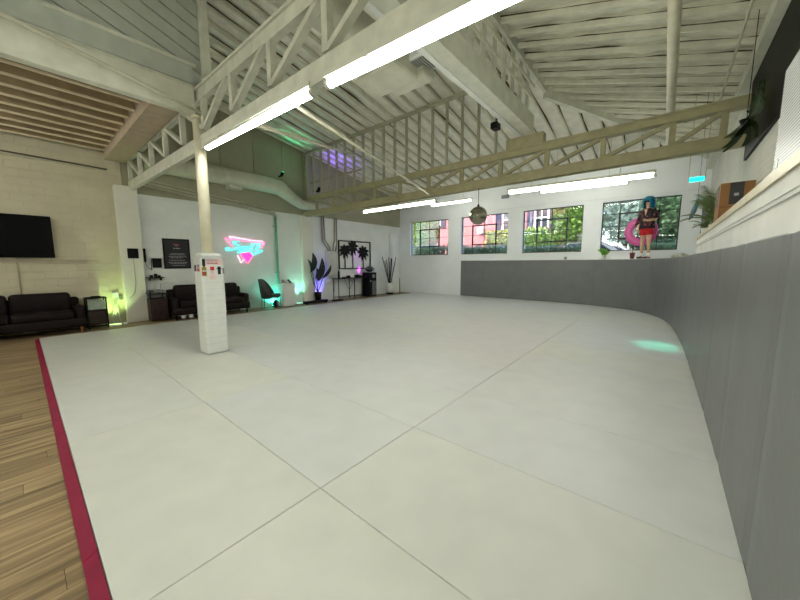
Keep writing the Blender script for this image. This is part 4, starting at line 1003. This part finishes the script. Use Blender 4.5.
# pool ring
pr = thing('pool_ring', 'pink translucent inflatable ring leaning behind the mannequin', 'pool ring', (-.83, 15.0, 2.94))
tm = MB(); N1, N2 = 36, 14
for i in range(N1):
    a = 2*PI*i/N1
    for j in range(N2):
        b = 2*PI*j/N2; R_ = .37+.135*math.cos(b); tm.v.append(Vector((R_*math.cos(a), .13*math.sin(b), R_*1.06*math.sin(a))))
for i in range(N1):
    for j in range(N2): tm.f.append((i*N2+j, ((i+1)%N1)*N2+j, ((i+1)%N1)*N2+(j+1)%N2, i*N2+(j+1)%N2))
tm.build('ring', mat('ring_pink',(.93,.38,.68),.2,var=.05,alpha=.7), pr, True)
MB().tube([(.37,-.13,.1),(.37,-.16,.1)], .02, 8).build('valve', M_white, pr)
MB().tube([(-.15,.03,-1.009),(-.15,.03,-.42)], .008, 6).build('prop', M_chrome, pr); MB().tube([(.15,.03,-1.009),(.15,.03,-.42)], .008, 6).build('prop', M_chrome, pr)
cu = thing('drink_cup', 'small dark red cup with straw beside the mannequin', 'cup', (-1.0, 14.5, LZ0))
MB().lathe([(.06,0),(.085,.22),(.075,.22),(.07,.18)], 14).build('cup', mat('cup_red',(.42,.16,.18),.5), cu, True); MB().tube([(0,0,.05),(.0,0,.42)], .01, 6).build('straw', M_black, cu)
sp_ = thing('small_plant', 'small bright green plant in a white pot on the ledge', 'plant', (-2.0, 15.0, LZ0))
MB().lathe([(.1,0),(.13,.16),(.11,.16),(.1,.13)], 14).build('pot', M_white, sp_, True)
M_lime = mat('lime_leaf', (.45,.68,.18), .5, var=.15)
for k in range(14):
    an = k*2.4; el = .5+.9*((k*37)%10)/10
    leaf((0,0,.15), (.2*math.cos(an)*math.cos(el)*1.3, .2*math.sin(an)*math.cos(el), .17+.28*math.sin(el)), .06, .03, M_lime, 4).build('leaf', M_lime, sp_)
sh = thing('shell_ornament', 'pale lumpy shell ornament at the ledge corner', 'ornament', (.32, 14.6, LZ0))
for (a, b, r_) in ((-.12,0,.1),(.03,.02,.13),(.16,0,.09),(.02,-.1,.08)): MB().ball((a,b,r_*.8), r_*1.1, r_, r_*.8, 10, 7).build('lobe', mat('shell_pale',(.74,.74,.68),.5,var=.2,scale=15), sh, True)
for k, (x_, lab) in enumerate(((-6.3,'small grey vent box on the back wall above the mirror ball'),(-5.75,'small white vent box on the back wall beside the grey one'))): 
    tag(MB().rbox(x_, x_+.35, YB-.1, YB-.003, 4.85, 5.0, .01, 1).build('wall_vent', K_gry if k == 0 else M_white), lab, 'vent')
tag(MB().tube([(-6.5,YB-.03,4.36),(XR-.1,YB-.03,4.27)], .015, 6).build('wall_conduit', M_white), 'thin white conduit above the windows', 'conduit')
tag(MB().rbox(-3.4,-3.3,15.0,15.08,LZ0,LZ0+.12,.02,1).build('small_clip', K_gry), 'tiny grey clip on the ledge below the shuttered house window', 'clip')

# ------------------------------------------------------------------ outside
GZ = 1.35
struct('ground', box(-60, 50, YB+.35, 75, GZ-.2, GZ), mat('asphalt',(.42,.42,.40),.9,scale=1))
ho = thing('pink_house', 'pink brick house with white windows and dark shutters across the street', 'house', (-12, 27, GZ))
M_pink = brickmat('pink_brick', (.74,.46,.475), 'y', .3, .1, .3, dirt=.05)
box(-26, -5.4, 27, 34, GZ, 9.2).build('wall', M_pink, ho, world=True)
MB().prism([(-26.5,9.2),(-4.9,9.2),(-7,12),(-24,12)], 'y', 26.6, 34.4).build('roof', mat('roof_slate',(.30,.29,.30),.8), ho, world=True)
M_shut = mat('shutter_blue',(.11,.15,.30),.5); M_pane = mat('house_pane',(.22,.25,.30),.1,var=.2)
for (x0, x1, z0, z1) in ((-18.3,-17.3,5.2,6.9),(-11.1,-9.9,4.45,6.4),(-8.45,-7.3,4.4,6.3),(-14.7,-13.7,6.7,8.3),(-22.4,-21.2,4.4,6.3)):
    f = MB().box(x0,x1,26.9,26.98,z0,z0+.14).box(x0,x1,26.9,26.98,z1-.14,z1).box(x0,x0+.14,26.9,26.98,z0,z1).box(x1-.14,x1,26.9,26.98,z0,z1).box((x0+x1)/2-.04,(x0+x1)/2+.04,26.92,26.98,z0,z1).box(x0,x1,26.92,26.98,(z0+z1)/2-.05,(z0+z1)/2+.05).build('window', M_white, ho, world=True)
    box(x0+.1,x1-.1,26.96,26.99,z0+.1,z1-.1).build('pane', M_pane, f, world=True)
    for (a, b) in ((x0-.55,x0-.06),(x1+.06,x1+.55)): box(a,b,26.9,26.97,z0-.05,z1+.05).build('shutter', M_shut, ho, world=True)
MB().rbox(-13.25,-12.75,26.7,26.98,4.4,4.95,.03,1).build('wall_lamp', M_white, ho, world=True)
def foliage(c, rx, ry, rz, n, size, m, seed, name, parent=None, boxy=False):
    r_ = random.Random(seed); mb = MB(); vs = []; fs = []
    for k in range(n):
        while True:
            p = Vector((r_.uniform(-1,1), r_.uniform(-1,1), r_.uniform(-1,1)))
            if boxy or (p.length < 1 and p.length > .35): break
        p = Vector((p.x*rx, p.y*ry, p.z*rz)) + Vector(c)
        a = Vector((r_.gauss(0,1), r_.gauss(0,1), r_.gauss(0,1))).normalized(); b = a.cross(Vector((r_.gauss(0,1), r_.gauss(0,1), r_.gauss(0,1)))).normalized()
        s_ = size*r_.uniform(.6,1.4); i0 = len(vs); vs += [p-a*s_, p+b*s_*.5, p+a*s_, p-b*s_*.5]; fs.append((i0,i0+1,i0+2,i0+3))
    me = bpy.data.meshes.new(name); me.from_pydata(vs, [], fs); me.materials.append(m)
    o = bpy.data.objects.new(name, me); COL.objects.link(o)
    if parent: o.parent = parent
    return o
G = [mat('leaf_yellowgreen',(.60,.70,.22),.6,var=.35,scale=2.5), mat('leaf_green',(.45,.60,.25),.6,var=.35,scale=2.5), mat('leaf_dark',(.33,.46,.30),.6,var=.35,scale=2.5), mat('leaf_bluegreen',(.58,.68,.62),.6,var=.35,scale=2.5)]
M_bark = mat('bark',(.33,.25,.18),.9,bump=.5)
def tree(label, x, y, zc, rx, rz, g, seed, n=3200, size=.13):
    t = thing('garden_tree', label, 'tree', (x, y, GZ))
    MB().tube([(0,0,0),(.05,0,zc-GZ-.2),(.0,.05,zc-GZ+.5)], [.16,.11,.05], 8).build('trunk', M_bark, t, True)
    for k in range(3): MB().tube([(.05,0,zc-GZ-.4),(rx*.5*math.cos(k*2.1),rx*.4*math.sin(k*2.1),zc-GZ+rz*.4)], [.07,.02], 6).build('branch', M_bark, t)
    foliage((0,0,zc-GZ), rx, rx*.8, rz, n, size, G[g], seed, 'crown', t); return t
def hedge(label, x0, x1, y, z1, g, seed, d=.5, n=2600, size=.08):
    t = thing('hedge', label, 'hedge', ((x0+x1)/2, y, GZ)); w = (x1-x0)/2; h = z1-GZ
    MB().rbox(-w+.1, w-.1, -d+.15, d-.15, 0, h-.12, .1, 2).build('core', G[2], t)
    foliage((0,0,h/2), w, d, h/2, n, size, G[g], seed, 'leaves', t, True); return t
tree('yellow-green tree outside the corner window', -14.5, 19.8, 4.3, 1.5, 1.5, 0, 1, n=5200)
tree('reddish green shrub tree low outside the corner window', -12.9, 18.4, 3.4, .8, .6, 1, 2, n=1600, size=.1)
tree('loose green tree outside the shuttered house window', -4.25, 20.0, 4.2, 1.05, 1.5, 1, 3, n=2300)
tree('green tree before the mannequin window, house side', -5.2, 25.2, 5.6, 1.4, 1.9, 0, 4, n=3000)
tree('pale blue-green tree behind the mannequin window', -2.4, 28.0, 5.6, 2.2, 2.6, 3, 5, n=3600, size=.17)
tree('dark dense tree behind the mannequin window, brick wall side', -.1, 19.5, 4.0, 1.15, 1.5, 2, 6, n=4200)
tree('bright leafy tree high beyond the mannequin window', .9, 24.5, 6.3, 1.8, 1.8, 0, 7, n=3600, size=.16)
tree('tall green tree far beyond the street', -1.2, 35.0, 6.2, 3.0, 3.8, 2, 8, n=5000, size=.22)
tree('broad green tree far beyond the street, brick wall side', 6.5, 35.0, 6.2, 4.2, 4.2, 1, 18, n=6000, size=.22)
hedge('green clipped hedge below the corner window', -15.2, -10.6, 16.9, 2.95, 3, 9)
hedge('pale green hedge below the mirror ball window', -10.4, -6.9, 17.0, 2.78, 3, 10)
hedge('yellow-green hedge against the pink house', -11.7, -7.0, 25.6, 4.4, 0, 11, .8, 3800, .13)
hedge('dark green hedge below the shuttered house window', -6.8, -2.6, 16.6, 2.62, 3, 12)
hedge('tall green hedge beyond the parked grey car', -7.6, -5.3, 21.85, 3.9, 1, 13, .4, 3200, .11)
hedge('dark round hedge below the mannequin window', -.9, 2.5, 17.2, 2.7, 2, 14)
def car(label, x, y, rgb, L_=4.3):
    c = thing('parked_car', label, 'car', (x, y, GZ)); m = mat('car_'+label[:9], rgb, .25, var=0, coat=.5)
    pr_ = [(-L_/2,.35),(-L_/2,.75),(-L_*.42,.9),(-L_*.3,.95),(-L_*.16,1.42),(L_*.17,1.45),(L_*.33,.98),(L_*.46,.88),(L_/2,.7),(L_/2,.35)]
    MB().prism(pr_, 'y', -.85, .85).build('body', m, c)
    for (a, b) in (((-L_*.27,.97),(-L_*.15,1.36)),):
        MB().prism([(-L_*.26,.99),(-L_*.145,1.36),(-.02,1.39),(-.02,.99)], 'y', -.856, -.851).build('side_window', M_pane, c)
        MB().prism([(.04,.99),(.04,1.39),(L_*.155,1.38),(L_*.28,.99)], 'y', -.856, -.851).build('side_window', M_pane, c)
    for wx in (-L_*.31, L_*.31):
        for wy in (-.8,.8): MB().tube([(wx,wy-.1,.32),(wx,wy+.1,.32)], .32, 16).build('wheel', M_blackp, c)
    return c
car('pale blue car parked outside the mirror ball window', -7.6, 19.2, (.50,.62,.66))
car('white car parked outside the shuttered house window', -3.2, 18.6, (.85,.86,.85))
car('silver car parked outside the mannequin window', -2.9, 23.2, (.78,.80,.82))
